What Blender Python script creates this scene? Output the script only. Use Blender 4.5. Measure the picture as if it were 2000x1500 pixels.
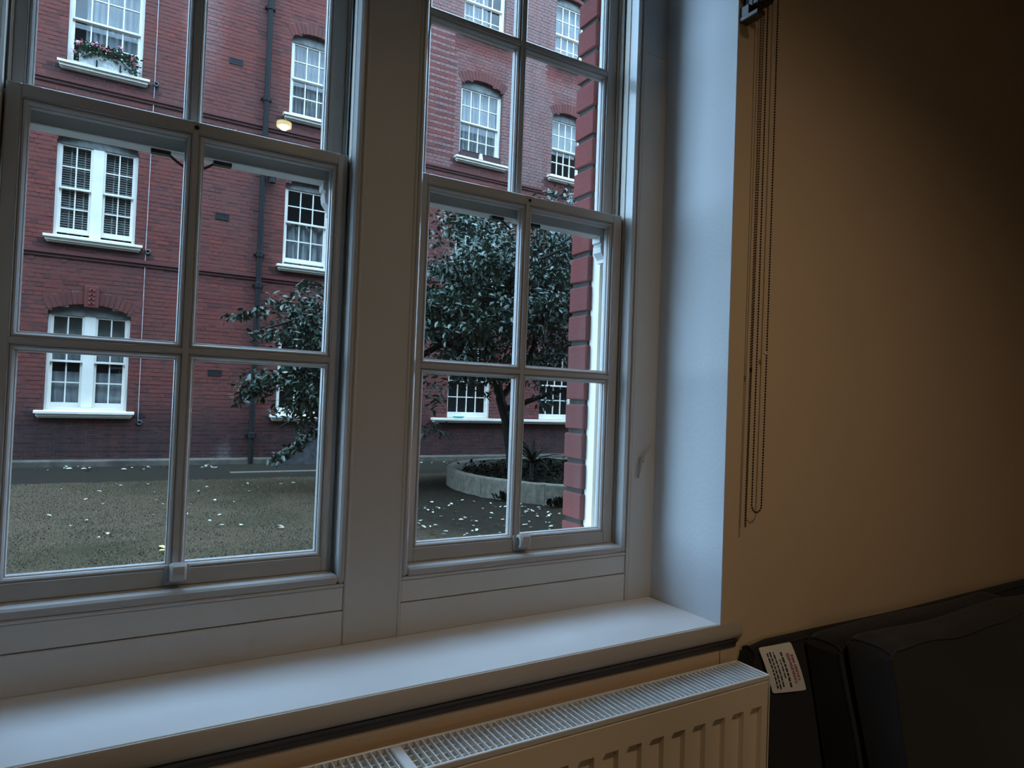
import bpy, math, random
import numpy as np
from mathutils import Vector, Matrix

R = random.Random(7)
C = bpy.context.scene.collection
scene = bpy.context.scene
for o in list(bpy.data.objects):
    bpy.data.objects.remove(o)

# ------------------------------------------------------------------ camera
cam_d = bpy.data.cameras.new('camera')
cam_d.sensor_width = 36.0
cam_d.lens = 1300.0 / 2000.0 * 36.0
cam_d.clip_start = 0.02
cam = bpy.data.objects.new('camera', cam_d)
C.objects.link(cam)
RIGHT = (0.8579080155738161, -0.5124601513154932, 0.0371272154611487)
UP = (-0.04369008054046658, -0.0007616537279202806, 0.999044842209781)
FWD = (0.511942392927724, 0.8587106690831905, 0.023042854123028072)
CAMLOC = (0.203636, -1.586933, 0.423976)
cam.matrix_world = Matrix(((RIGHT[0], UP[0], -FWD[0], CAMLOC[0]), (RIGHT[1], UP[1], -FWD[1], CAMLOC[1]),
                           (RIGHT[2], UP[2], -FWD[2], CAMLOC[2]), (0, 0, 0, 1)))
scene.camera = cam

# ------------------------------------------------------------------ sky, lamps, exposure
SKY_STRENGTH = 9.8
W = bpy.data.worlds.new('overcast_sky'); scene.world = W
W.use_nodes = True
wn = W.node_tree.nodes; wl = W.node_tree.links
bg = wn['Background']; bg.inputs['Strength'].default_value = SKY_STRENGTH
wtc = wn.new('ShaderNodeTexCoord'); wsp = wn.new('ShaderNodeSeparateXYZ')
wl.new(wtc.outputs['Generated'], wsp.inputs[0])
wr = wn.new('ShaderNodeValToRGB')
wr.color_ramp.elements[0].position = 0.0; wr.color_ramp.elements[0].color = (0.41, 0.65, 0.93, 1)
wr.color_ramp.elements[1].position = 1.0; wr.color_ramp.elements[1].color = (0.42, 0.68, 1.0, 1)
wl.new(wsp.outputs['Z'], wr.inputs['Fac']); wl.new(wr.outputs['Color'], bg.inputs['Color'])

def point_light(name, loc, power, col, rad):
    l = bpy.data.lights.new(name, 'POINT'); l.energy = power; l.color = col; l.shadow_soft_size = rad
    o = bpy.data.objects.new(name, l); C.objects.link(o); o.location = loc
    return o
WARM = (1.0, 0.75, 0.49)
def down_light(name, loc, power, col, rad, size=150, blend=1.0):
    l = bpy.data.lights.new(name, 'SPOT'); l.energy = power; l.color = col; l.shadow_soft_size = rad
    l.spot_size = math.radians(size); l.spot_blend = blend
    o = bpy.data.objects.new(name, l); C.objects.link(o); o.location = loc
    return o
down_light('ceiling_downlight', (1.45, -1.9, 2.30), 50.0, WARM, 0.08, 142)
point_light('warm_fill_light', (1.45, -1.9, 0.05), 3.0, WARM, 0.17)  # unseen warm fill added in mid-room, no lamp stands here

scene.view_settings.view_transform = 'Standard'
scene.view_settings.look = 'None'
scene.view_settings.gamma = 1.0
scene.view_settings.use_curve_mapping = False
scene.view_settings.exposure = 0.0
scene.cycles.transparent_max_bounces = 24
scene.cycles.max_bounces = 10
scene.cycles.diffuse_bounces = 5

# ------------------------------------------------------------------ helpers
def lin(r, g, b):
    f = lambda c: (c / 255 / 12.92) if c / 255 <= 0.04045 else ((c / 255 + 0.055) / 1.055) ** 2.4
    return (f(r), f(g), f(b), 1)

class NB:
    """small node-tree builder"""
    def __init__(s, name):
        s.m = bpy.data.materials.new(name); s.m.use_nodes = True
        s.t = s.m.node_tree; s.n = s.t.nodes; s.l = s.t.links
        s.b = s.n['Principled BSDF']; s.out = s.n['Material Output']
    def node(s, k, **kw):
        n = s.n.new(k)
        for a, v in kw.items(): setattr(n, a, v)
        return n
    def link(s, a, b): s.l.new(a, b)
    def coord(s, kind='Object', scale=(1, 1, 1)):
        tc = s.node('ShaderNodeTexCoord'); mp = s.node('ShaderNodeMapping')
        mp.inputs['Scale'].default_value = scale
        s.link(tc.outputs[kind], mp.inputs[0]); return mp.outputs[0]
    def noise(s, scale, detail=3, co=None, rough=0.5):
        n = s.node('ShaderNodeTexNoise'); n.inputs['Scale'].default_value = scale
        n.inputs['Detail'].default_value = detail; n.inputs['Roughness'].default_value = rough
        if co is not None: s.link(co, n.inputs['Vector'])
        return n.outputs['Fac']
    def ramp(s, fac, stops):
        r = s.node('ShaderNodeValToRGB'); e = r.color_ramp.elements
        while len(e) < len(stops): e.new(0.5)
        for i, (p, c) in enumerate(stops): e[i].position = p; e[i].color = c if len(c) == 4 else (*c, 1)
        s.link(fac, r.inputs[0]); return r.outputs[0]
    def mix(s, fac, a, b, mode='MIX'):
        m = s.node('ShaderNodeMix', data_type='RGBA', blend_type=mode)
        for v, i in ((fac, 0), (a, 6), (b, 7)):
            if isinstance(v, (int, float)): m.inputs[i].default_value = v
            elif isinstance(v, tuple): m.inputs[i].default_value = v if len(v) == 4 else (*v, 1)
            else: s.link(v, m.inputs[i])
        return m.outputs[2]
    def math(s, op, a, b=0.0, clamp=False):
        m = s.node('ShaderNodeMath', operation=op, use_clamp=clamp)
        for v, i in ((a, 0), (b, 1)):
            if isinstance(v, (int, float)): m.inputs[i].default_value = v
            else: s.link(v, m.inputs[i])
        return m.outputs[0]
    def bump(s, h, strength=0.2, dist=0.01):
        b = s.node('ShaderNodeBump'); b.inputs['Strength'].default_value = strength
        b.inputs['Distance'].default_value = dist
        s.link(h, b.inputs['Height']); s.link(b.outputs[0], s.b.inputs['Normal'])
    def set(s, col=None, rough=None, metal=None, spec=None):
        if col is not None:
            if isinstance(col, tuple): s.b.inputs['Base Color'].default_value = col if len(col) == 4 else (*col, 1)
            else: s.link(col, s.b.inputs['Base Color'])
        if rough is not None:
            if isinstance(rough, (int, float)): s.b.inputs['Roughness'].default_value = rough
            else: s.link(rough, s.b.inputs['Roughness'])
        if metal is not None: s.b.inputs['Metallic'].default_value = metal
        if spec is not None: s.b.inputs['Specular IOR Level'].default_value = spec
        return s

def simple(name, col, rough=0.5, metal=0.0, nscale=40, var=0.12, bump=0.1, stretch=(1, 1, 1), spec=None):
    b = NB(name); co = b.coord('Object', stretch)
    n = b.noise(nscale, 4, co)
    d = tuple(c * (1 - var) for c in col[:3]); u = tuple(min(1, c * (1 + var)) for c in col[:3])
    b.set(b.ramp(n, [(0.3, d), (0.7, u)]), rough, metal, spec)
    if bump: b.bump(n, bump, 0.004)
    return b.m

class MB:
    def __init__(s): s.v = []; s.f = []; s.a = []
    def add(s, vs, fs, attr=None):
        k = len(s.v); s.v += [tuple(p) for p in vs]; s.f += [tuple(i + k for i in f) for f in fs]
        if attr is not None: s.a += [attr] * len(fs)
    def box(s, x0, x1, y0, y1, z0, z1, attr=None):
        s.add([(x0, y0, z0), (x1, y0, z0), (x1, y1, z0), (x0, y1, z0), (x0, y0, z1), (x1, y0, z1), (x1, y1, z1), (x0, y1, z1)],
              [(0, 3, 2, 1), (4, 5, 6, 7), (0, 1, 5, 4), (1, 2, 6, 5), (2, 3, 7, 6), (3, 0, 4, 7)], attr)
    def cbox(s, x0, x1, y0, y1, z0, z1, c=0.002):
        """box with chamfered edges"""
        c = min(c, (x1 - x0) / 2.5, (y1 - y0) / 2.5, (z1 - z0) / 2.5)
        X = (x0, x1); Y = (y0, y1); Z = (z0, z1); vs = []; idx = {}
        for i in (0, 1):
            for j in (0, 1):
                for k in (0, 1):
                    sx = c if i == 0 else -c; sy = c if j == 0 else -c; sz = c if k == 0 else -c
                    idx[i, j, k, 0] = len(vs); vs.append((X[i], Y[j] + sy, Z[k] + sz))
                    idx[i, j, k, 1] = len(vs); vs.append((X[i] + sx, Y[j], Z[k] + sz))
                    idx[i, j, k, 2] = len(vs); vs.append((X[i] + sx, Y[j] + sy, Z[k]))
        fs = []
        for a in (0, 1):
            fs.append(tuple(idx[a, j, k, 0] for j, k in ((0, 0), (1, 0), (1, 1), (0, 1))))
            fs.append(tuple(idx[i, a, k, 1] for i, k in ((0, 0), (1, 0), (1, 1), (0, 1))))
            fs.append(tuple(idx[i, j, a, 2] for i, j in ((0, 0), (1, 0), (1, 1), (0, 1))))
            for b in (0, 1):
                fs.append((idx[0, a, b, 1], idx[1, a, b, 1], idx[1, a, b, 2], idx[0, a, b, 2]))
                fs.append((idx[a, 0, b, 0], idx[a, 1, b, 0], idx[a, 1, b, 2], idx[a, 0, b, 2]))
                fs.append((idx[a, b, 0, 0], idx[a, b, 1, 0], idx[a, b, 1, 1], idx[a, b, 0, 1]))
        for i in (0, 1):
            for j in (0, 1):
                for k in (0, 1): fs.append((idx[i, j, k, 0], idx[i, j, k, 1], idx[i, j, k, 2]))
        s.add(vs, fs)
    def tube(s, path, r, n=8, cap=True):
        path = [Vector(p) for p in path]; rs = r if isinstance(r, (list, tuple)) else [r] * len(path)
        vs = []; fs = []; up = None
        for i, p in enumerate(path):
            d = (path[min(i + 1, len(path) - 1)] - path[max(i - 1, 0)]).normalized()
            if up is None:
                up = Vector((0, 0, 1)) if abs(d.z) < 0.9 else Vector((1, 0, 0))
            a = d.cross(up).normalized(); b = a.cross(d).normalized(); up = b
            for k in range(n):
                t = 2 * math.pi * k / n
                vs.append(p + (a * math.cos(t) + b * math.sin(t)) * rs[i])
        for i in range(len(path) - 1):
            for k in range(n):
                fs.append((i * n + k, i * n + (k + 1) % n, (i + 1) * n + (k + 1) % n, (i + 1) * n + k))
        if cap: fs.append(tuple(range(n))[::-1]); fs.append(tuple((len(path) - 1) * n + k for k in range(n)))
        s.add(vs, fs)
    def lathe(s, prof, c, n=32, cap=False):
        vs = []; fs = []
        for (r, z) in prof:
            for k in range(n):
                t = 2 * math.pi * k / n; vs.append((c[0] + r * math.cos(t), c[1] + r * math.sin(t), c[2] + z))
        for i in range(len(prof) - 1):
            for k in range(n): fs.append((i * n + k, i * n + (k + 1) % n, (i + 1) * n + (k + 1) % n, (i + 1) * n + k))
        if cap: fs.append(tuple(range(n))); fs.append(tuple((len(prof) - 1) * n + k for k in range(n)))
        s.add(vs, fs)
    def extrude(s, poly, axis, a, b):
        """poly in the plane normal to axis ('x': (y,z), 'y': (x,z), 'z': (x,y))"""
        n = len(poly)
        def P(p, t): return {'x': (t, p[0], p[1]), 'y': (p[0], t, p[1]), 'z': (p[0], p[1], t)}[axis]
        s.add([P(p, a) for p in poly] + [P(p, b) for p in poly],
              [tuple(range(n))[::-1], tuple(range(n, 2 * n))] + [(i, (i + 1) % n, n + (i + 1) % n, n + i) for i in range(n)])
    def rings(s, prof, x0, x1, z0, z1, closed=True):
        """mitred frame: prof is a list of (inset, y)"""
        k = len(prof); vs = []
        for o, y in prof: vs += [(x0 + o, y, z0 + o), (x1 - o, y, z0 + o), (x1 - o, y, z1 - o), (x0 + o, y, z1 - o)]
        fs = []
        for j in range(k if closed else k - 1):
            a = j * 4; b = ((j + 1) % k) * 4
            for i in range(4): fs.append((a + i, a + (i + 1) % 4, b + (i + 1) % 4, b + i))
        s.add(vs, fs)
    def ball(s, c, r, n=6, m=4, sx=1, sy=1, sz=1):
        vs = [(c[0], c[1], c[2] + r * sz)]; fs = []
        for i in range(1, m):
            t = math.pi * i / m
            for k in range(n):
                p = 2 * math.pi * k / n
                vs.append((c[0] + r * sx * math.sin(t) * math.cos(p), c[1] + r * sy * math.sin(t) * math.sin(p), c[2] + r * sz * math.cos(t)))
        vs.append((c[0], c[1], c[2] - r * sz)); e = len(vs) - 1
        for k in range(n):
            fs.append((0, 1 + k, 1 + (k + 1) % n)); fs.append((e, e - n + (k + 1) % n, e - n + k))
        for i in range(m - 2):
            for k in range(n): fs.append((1 + i * n + k, 1 + i * n + (k + 1) % n, 1 + (i + 1) * n + (k + 1) % n, 1 + (i + 1) * n + k))
        s.add(vs, fs)
    def mesh(s, name, mat, smooth=False, off=(0, 0, 0)):
        me = bpy.data.meshes.new(name)
        v = [(p[0] - off[0], p[1] - off[1], p[2] - off[2]) for p in s.v] if any(off) else s.v
        me.from_pydata(v, [], s.f); me.materials.append(mat)
        if s.a:
            at = me.attributes.new('soot_shade', 'FLOAT', 'FACE'); at.data.foreach_set('value', s.a)
        if smooth: me.polygons.foreach_set('use_smooth', [True] * len(me.polygons))
        me.update(); return me
    def build(s, name, mat, parent=None, smooth=False, **props):
        off = Vector((0, 0, 0)); p = parent
        while p is not None: off += p.location; p = p.parent
        o = bpy.data.objects.new(name, s.mesh(name, mat, smooth, tuple(off))); C.objects.link(o)
        if smooth:
            try:
                o.data.set_sharp_from_angle(angle=math.radians(35))
            except Exception: pass
        if parent is not None: o.parent = parent
        for k, q in props.items(): o[k] = q
        return o

def tag(o, label=None, cat=None, group=None, kind=None):
    if label: o['label'] = label
    if cat: o['category'] = cat
    if group: o['group'] = group
    if kind: o['kind'] = kind
    return o
def empty(name, loc, **kw):
    o = bpy.data.objects.new(name, None); o.empty_display_size = 0.05; C.objects.link(o); o.location = loc
    return tag(o, **kw)
def inst(src, name, parent=None, loc=(0, 0, 0), rot=(0, 0, 0), scale=(1, 1, 1)):
    """another object on the same mesh data"""
    o = bpy.data.objects.new(name, src if isinstance(src, bpy.types.Mesh) else src.data); C.objects.link(o)
    o.location = loc; o.rotation_euler = rot; o.scale = scale
    if parent is not None: o.parent = parent
    return o
def sinst(name, mesh, parent, wloc, **kw):
    """instance placed at a world position under an unrotated parent"""
    off = Vector((0, 0, 0)); p = parent
    while p is not None: off += p.location; p = p.parent
    return inst(mesh, name, parent, Vector(wloc) - off, **kw)

# ------------------------------------------------------------------ materials
def paint(name, col, rough=0.42, stretch=(6, 6, 60), bump=0.18, dirt=0.1):
    b = NB(name); co = b.coord('Object', stretch); co2 = b.coord('Object')
    n = b.noise(6, 4, co); big = b.noise(3.0, 4, co2); fine = b.noise(160, 3, co2)
    c = b.mix(b.math('MULTIPLY', b.ramp(big, [(0.45, (0, 0, 0)), (0.75, (1, 1, 1))]), dirt), col, tuple(x * 0.6 for x in col[:3]))
    b.set(c, b.ramp(n, [(0, (rough - 0.06,) * 3), (1, (rough + 0.1,) * 3)]))
    b.bump(b.math('ADD', n, b.math('MULTIPLY', fine, 0.35)), bump, 0.0015)
    return b.m
M = {}
M['paint'] = paint('white_gloss_paint', (0.47, 0.46, 0.445), rough=0.20, bump=0.06)
M['casing'] = paint('white_eggshell_paint', (0.55, 0.54, 0.52), rough=0.5, bump=0.12)
M['paint_h'] = paint('white_eggshell_horizontal', (0.60, 0.59, 0.57), rough=0.5, stretch=(3, 6, 90))
M['paint_blue'] = paint('greyed_gloss_paint', (0.46, 0.50, 0.53))
M['paint_out'] = paint('white_exterior_paint', (0.76, 0.70, 0.61), rough=0.55, dirt=0.25)
M['plaster'] = paint('white_plaster', (0.64, 0.66, 0.68), rough=0.55, stretch=(14, 14, 14), bump=0.35, dirt=0.05)
M['cream'] = paint('cream_wall_paint', (0.74, 0.575, 0.41), rough=0.7, stretch=(16, 16, 16), bump=0.25, dirt=0.12)
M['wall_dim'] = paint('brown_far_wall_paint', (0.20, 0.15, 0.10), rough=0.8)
M['ceil'] = paint('ceiling_paint', (0.3, 0.26, 0.2), rough=0.8)
M['cove'] = paint('cove_shadow_paint', (0.075, 0.07, 0.07), rough=0.5)  # near black: the nosing's shadow is put into this colour
M['nose'] = paint('brown_nosing_paint', (0.46, 0.41, 0.36), rough=0.45, stretch=(3, 6, 90))  # darker and browner than the window board
M['floor'] = simple('dark_floor_boards', (0.07, 0.05, 0.035), 0.5, nscale=12, stretch=(1, 12, 1))
M['board'] = paint('sill_board_paint', (0.72, 0.72, 0.72), rough=0.30, stretch=(3, 40, 3), bump=0.10, dirt=0.12)
M['rad'] = paint('radiator_enamel', (0.88, 0.76, 0.58), rough=0.35, stretch=(9, 9, 9), bump=0.04, dirt=0.03)
M['grille'] = paint('radiator_grille_enamel', (0.74, 0.74, 0.73), rough=0.32, bump=0.04, dirt=0.03)
M['dark'] = simple('dark_gap', (0.01, 0.01, 0.011), 0.8, bump=0)
M['iron'] = simple('black_painted_iron', (0.010, 0.010, 0.010), 0.7, nscale=30, spec=0.2)
M['lead'] = simple('dark_metal', (0.05, 0.055, 0.055), 0.4, 0.6, nscale=60)
M['plastic'] = simple('black_plastic', (0.02, 0.018, 0.016), 0.35, nscale=30)
M['brownplastic'] = simple('brown_plastic', (0.045, 0.032, 0.022), 0.4, nscale=30)
M['bead'] = simple('black_bead_chain', (0.012, 0.007, 0.004), 0.35, nscale=30)
M['whiteplastic'] = simple('white_plastic', (0.8, 0.78, 0.75), 0.4, nscale=30, var=0.03)
M['fabric'] = simple('roller_blind_fabric', (0.12, 0.11, 0.10), 0.9, nscale=90)

def denim(name, col):
    b = NB(name); co = b.coord('Object', (1, 1, 1)); n = b.noise(420, 2, co); big = b.noise(9, 3, co)
    c = b.mix(n, tuple(x * 0.45 for x in col), tuple(x * 1.9 for x in col))
    c = b.mix(b.ramp(big, [(0.35, (0, 0, 0)), (0.75, (1, 1, 1))]), c, tuple(x * 1.25 for x in col))
    b.set(c, 0.95, spec=0.15); b.bump(n, 0.35, 0.002)
    b.b.inputs['Sheen Weight'].default_value = 0.15; b.b.inputs['Sheen Roughness'].default_value = 0.6
    return b.m
M['denim'] = denim('black_navy_upholstery', (0.009, 0.0095, 0.014))
M['denim2'] = denim('charcoal_upholstery', (0.013, 0.0125, 0.013))

def glass(name, dirt=0.02, scale=7.0):
    b = NB(name); b.n.remove(b.b)
    lw = b.node('ShaderNodeLayerWeight'); lw.inputs['Blend'].default_value = 0.5
    p5 = b.math('POWER', lw.outputs['Facing'], 5.0)
    fac = b.math('ADD', b.math('MULTIPLY', p5, 0.9), 0.03)
    tr = b.node('ShaderNodeBsdfTransparent'); tr.inputs[0].default_value = (0.985, 0.995, 0.99, 1)
    gl = b.node('ShaderNodeBsdfGlossy'); gl.inputs['Roughness'].default_value = 0.004
    mx = b.node('ShaderNodeMixShader'); b.link(fac, mx.inputs[0]); b.link(tr.outputs[0], mx.inputs[1]); b.link(gl.outputs[0], mx.inputs[2])
    df = b.node('ShaderNodeBsdfDiffuse'); df.inputs[0].default_value = (0.6, 0.6, 0.58, 1)
    co = b.coord('Object', (1, 1, 1)); n = b.noise(scale, 6, co, 0.7); spots = b.noise(220, 2, co)
    d = b.math('MULTIPLY', b.math('ADD', b.ramp(n, [(0.4, (0.2,) * 3), (0.8, (1,) * 3)]),
                                  b.ramp(spots, [(0.66, (0,) * 3), (0.72, (1.5,) * 3)])), dirt)
    m2 = b.node('ShaderNodeMixShader'); b.link(d, m2.inputs[0]); b.link(mx.outputs[0], m2.inputs[1]); b.link(df.outputs[0], m2.inputs[2])
    b.link(m2.outputs[0], b.out.inputs[0]); return b.m
M['glass'] = glass('window_glass', 0.018)
M['glass_dirty'] = glass('grimy_window_glass', 0.046)
M['glass_far'] = glass('far_window_glass', 0.01, 3.0)

def brick_mat(name, dark, mid, bright, soot_shade=True):
    b = NB(name)
    g = b.node('ShaderNodeNewGeometry'); oi = b.node('ShaderNodeObjectInfo')
    rnd = b.math('FRACT', b.math('ADD', g.outputs['Random Per Island'], oi.outputs['Random']))
    co = b.node('ShaderNodeNewGeometry').outputs['Position']
    n = b.noise(1.1, 5, co); fine = b.noise(45, 4, co, 0.7)
    c = b.ramp(rnd, [(0.0, dark), (0.25, mid), (0.8, mid), (1.0, bright)])
    c = b.mix(b.math('MULTIPLY', fine, 0.5), c, tuple(x * 0.55 for x in mid))
    c = b.mix(b.ramp(n, [(0.42, (0,) * 3), (0.72, (0.55,) * 3)]), c, (0.10, 0.052, 0.045, 1))
    if soot_shade:
        at = b.node('ShaderNodeAttribute', attribute_name='soot_shade')
        st = b.noise(5.0, 4, None); 
        strk = b.node('ShaderNodeMapping'); strk.inputs['Scale'].default_value = (9, 9, 1.2); b.link(co, strk.inputs[0])
        sn = b.noise(1.0, 4, strk.outputs[0])
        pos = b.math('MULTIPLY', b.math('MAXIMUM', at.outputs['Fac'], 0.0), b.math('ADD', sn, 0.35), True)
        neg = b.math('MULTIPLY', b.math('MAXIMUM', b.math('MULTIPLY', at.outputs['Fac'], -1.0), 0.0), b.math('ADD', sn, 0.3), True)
        def patch(loc, scl, amt, lo, hi):
            mp = b.node('ShaderNodeMapping', vector_type='TEXTURE'); mp.inputs['Location'].default_value = loc; mp.inputs['Scale'].default_value = scl; b.link(co, mp.inputs[0])
            ln = b.node('ShaderNodeVectorMath', operation='LENGTH'); b.link(mp.outputs[0], ln.inputs[0])
            e = b.math('ADD', ln.outputs['Value'], b.math('MULTIPLY', b.math('SUBTRACT', b.noise(14.0, 4, co, 0.7), 0.5), 1.6))
            return b.ramp(e, [(lo, (amt,) * 3), (hi, (0,) * 3)])
        c = b.mix(patch((2.03, 12.07, -0.86), (0.26, 2.0, 0.34), 0.55, 0.30, 0.95), c, (0.34, 0.30, 0.27, 1))
        c = b.mix(patch((1.36, 12.07, 7.3), (0.42, 2.0, 1.5), 0.32, 0.2, 1.0), c, (0.30, 0.22, 0.21, 1))
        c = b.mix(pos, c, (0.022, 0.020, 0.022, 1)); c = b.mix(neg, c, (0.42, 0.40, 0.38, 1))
    b.set(c, 0.88, spec=0.25); b.bump(fine, 0.5, 0.006)
    return b.m
M['brick'] = brick_mat('red_brick', (0.10, 0.034, 0.031, 1), (0.172, 0.045, 0.036, 1), (0.225, 0.050, 0.037, 1))
M['mortar'] = simple('lime_mortar', (0.15, 0.088, 0.068), 0.95, nscale=25, var=0.3)
M['pier'] = brick_mat('pier_brick', (0.14, 0.035, 0.032, 1), (0.175, 0.036, 0.032, 1), (0.20, 0.040, 0.032, 1), soot_shade=False)
M['piermortar'] = simple('pier_mortar', (0.030, 0.028, 0.023), 0.95, nscale=60, var=0.3, bump=0.4)
M['stone'] = simple('weathered_concrete', (0.105, 0.090, 0.064), 0.9, nscale=14, var=0.35, bump=0.4)
M['plinth'] = simple('concrete_plinth', (0.085, 0.070, 0.052), 0.95, nscale=6, var=0.4, bump=0.4)
M['curtain'] = simple('net_curtain', (0.21, 0.225, 0.24), 0.9, nscale=6, var=0.15, bump=0)
M['curtain_dark'] = simple('grey_lining_curtain', (0.20, 0.215, 0.21), 0.9, nscale=6, var=0.2, bump=0)
M['blind'] = simple('grey_blind_slats', (0.19, 0.19, 0.175), 0.6, nscale=20)
M['cable'] = simple('grimy_white_cable', (0.42, 0.38, 0.38), 0.7, nscale=5, var=0.3, bump=0)
M['head'] = simple('dark_head_board', (0.15, 0.15, 0.14), 0.8, nscale=12, var=0.3)  # head boards a darker grey than the window frames
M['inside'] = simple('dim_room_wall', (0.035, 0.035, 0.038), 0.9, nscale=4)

def leaf_mat(name, a, b_, rough=0.38, spec=0.6):
    b = NB(name); g = b.node('ShaderNodeNewGeometry'); oi = b.node('ShaderNodeObjectInfo')
    rnd = b.math('FRACT', b.math('ADD', g.outputs['Random Per Island'], oi.outputs['Random']))
    b.set(b.ramp(rnd, [(0, a), (1, b_)]), rough, spec=spec); return b.m
M['leaf'] = leaf_mat('tree_leaf', (0.018, 0.034, 0.022), (0.058, 0.088, 0.055))
M['berry'] = leaf_mat('red_autumn_leaf', (0.16, 0.02, 0.015), (0.25, 0.05, 0.03))
M['bark'] = simple('tree_bark', (0.03, 0.024, 0.02), 0.95, nscale=30, stretch=(4, 4, 1), bump=0.5, var=0.4)
M['ivy'] = leaf_mat('low_planting', (0.005, 0.006, 0.004), (0.013, 0.015, 0.009), 1.0, spec=0.05)
M['spiky'] = leaf_mat('spiky_leaf', (0.008, 0.011, 0.008), (0.015, 0.02, 0.014), 0.9, spec=0.1)
M['geranium'] = leaf_mat('geranium_leaf', (0.03, 0.055, 0.03), (0.08, 0.12, 0.06), 0.6)
M['petal'] = leaf_mat('pink_petal', (0.75, 0.22, 0.35), (0.85, 0.45, 0.55), 0.7)
M['petal_red'] = leaf_mat('red_petal', (0.55, 0.08, 0.09), (0.7, 0.18, 0.2), 0.7)
M['fallen'] = leaf_mat('pale_fallen_leaf', (0.26, 0.23, 0.17), (0.52, 0.48, 0.38), 0.6)
M['fallen_y'] = leaf_mat('yellow_fallen_leaf', (0.55, 0.50, 0.10), (0.62, 0.58, 0.16), 0.6)
M['grass'] = leaf_mat('worn_grass', (0.030, 0.024, 0.013), (0.17, 0.125, 0.075), 0.95)

def ground_mat(name, c0, c1, c2, under=False):
    b = NB(name); co = b.node('ShaderNodeNewGeometry').outputs['Position']
    n = b.noise(0.7, 5, co); f = b.noise(55, 3, co, 0.7)
    c = b.mix(b.ramp(f, [(0.35, (0,) * 3), (0.68, (1,) * 3)]), c0, c1)
    c = b.mix(b.ramp(n, [(0.42, (0,) * 3), (0.66, (1,) * 3)]), c, c2)
    if under:  # dark bare earth round the bed, the tree's shade deepened by colour
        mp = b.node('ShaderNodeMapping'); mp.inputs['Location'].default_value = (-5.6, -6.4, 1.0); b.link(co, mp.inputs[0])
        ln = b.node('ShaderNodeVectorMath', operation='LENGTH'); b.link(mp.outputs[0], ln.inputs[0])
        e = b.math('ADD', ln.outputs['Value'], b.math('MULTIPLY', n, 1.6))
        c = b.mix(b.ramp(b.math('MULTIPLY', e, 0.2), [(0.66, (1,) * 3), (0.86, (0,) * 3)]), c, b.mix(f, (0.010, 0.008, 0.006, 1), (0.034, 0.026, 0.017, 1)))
    b.set(c, 1.0, spec=0.03); b.bump(f, 0.8, 0.02); return b.m
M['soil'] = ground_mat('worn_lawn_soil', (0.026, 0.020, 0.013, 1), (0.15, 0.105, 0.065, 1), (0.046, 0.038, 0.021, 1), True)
M['tarmac'] = ground_mat('dark_tarmac', (0.020, 0.016, 0.012, 1), (0.042, 0.034, 0.026, 1), (0.030, 0.025, 0.017, 1))
M['bed'] = ground_mat('bed_soil', (0.008, 0.008, 0.007, 1), (0.02, 0.018, 0.014, 1), (0.01, 0.012, 0.008, 1))

# ------------------------------------------------------------------ room shell
YW = -0.322          # room face of the window wall
YF = -0.040          # room face of the window casing
ZS = -0.168          # top of the window board
ZF = -1.0            # floor, and the ground outside
ZC = 1.72            # ceiling
ZH = 1.99            # head of the windows (above the frame)
m = MB()
m.box(-1.9, 4.3, -4.3, -0.30, ZF - 0.1, ZF); tag(m.build('floor', M['floor']), kind='structure')
m = MB(); m.box(-1.9, 4.3, -4.3, -0.30, 2.45, 2.55); tag(m.build('ceiling', M['ceil']), kind='structure')
m = MB(); m.box(-2.0, -1.9, -4.3, -0.2, ZF, 2.45); tag(m.build('wall_left', M['wall_dim']), kind='structure')
m = MB(); m.box(4.3, 4.4, -4.3, -0.2, ZF, 2.45); tag(m.build('wall_right', M['cream']), kind='structure')
m = MB(); m.box(-2.0, 4.4, -4.4, -4.3, ZF, 2.45); tag(m.build('wall_front', M['wall_dim']), kind='structure')
# window wall: pieces round the opening in one object
m = MB()
m.extrude([(-1.9, YW), (-0.1255, YW), (-0.136, 0.0), (-1.9, 0.0)], 'z', ZF, 2.45)
m.extrude([(1.6455, YW), (4.3, YW), (4.3, 0.0), (1.656, 0.0)], 'z', ZF, 2.45)
m.box(-0.128, 1.648, YW, 0.0, ZF, ZS - 0.06)
m.box(-0.128, 1.648, YW, 0.0, 2.12, 2.45)
wall_back = tag(m.build('wall_back', M['cream']), kind='structure')
# plastered reveals (slightly splayed) and soffit, with a fine corner arris
def reveal(name, xi, xo, s):
    m = MB(); t = 0.004
    p = [(xi, -0.03), (xo, YW - 0.0015), (xo + s * 0.006, YW - 0.0015), (xi + s * 0.02, -0.03)]
    m.extrude(p if s > 0 else p[::-1], 'z', ZS - 0.001, 2.12)
    return m.build(name, M['plaster'], wall_back)
reveal('window_reveal', 1.651, 1.6435, 1); reveal('window_reveal', -0.131, -0.1235, -1)
m = MB(); m.box(-0.13, 1.65, YW, -0.03, 2.112, 2.12); m.build('window_soffit', M['plaster'], wall_back)

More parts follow.
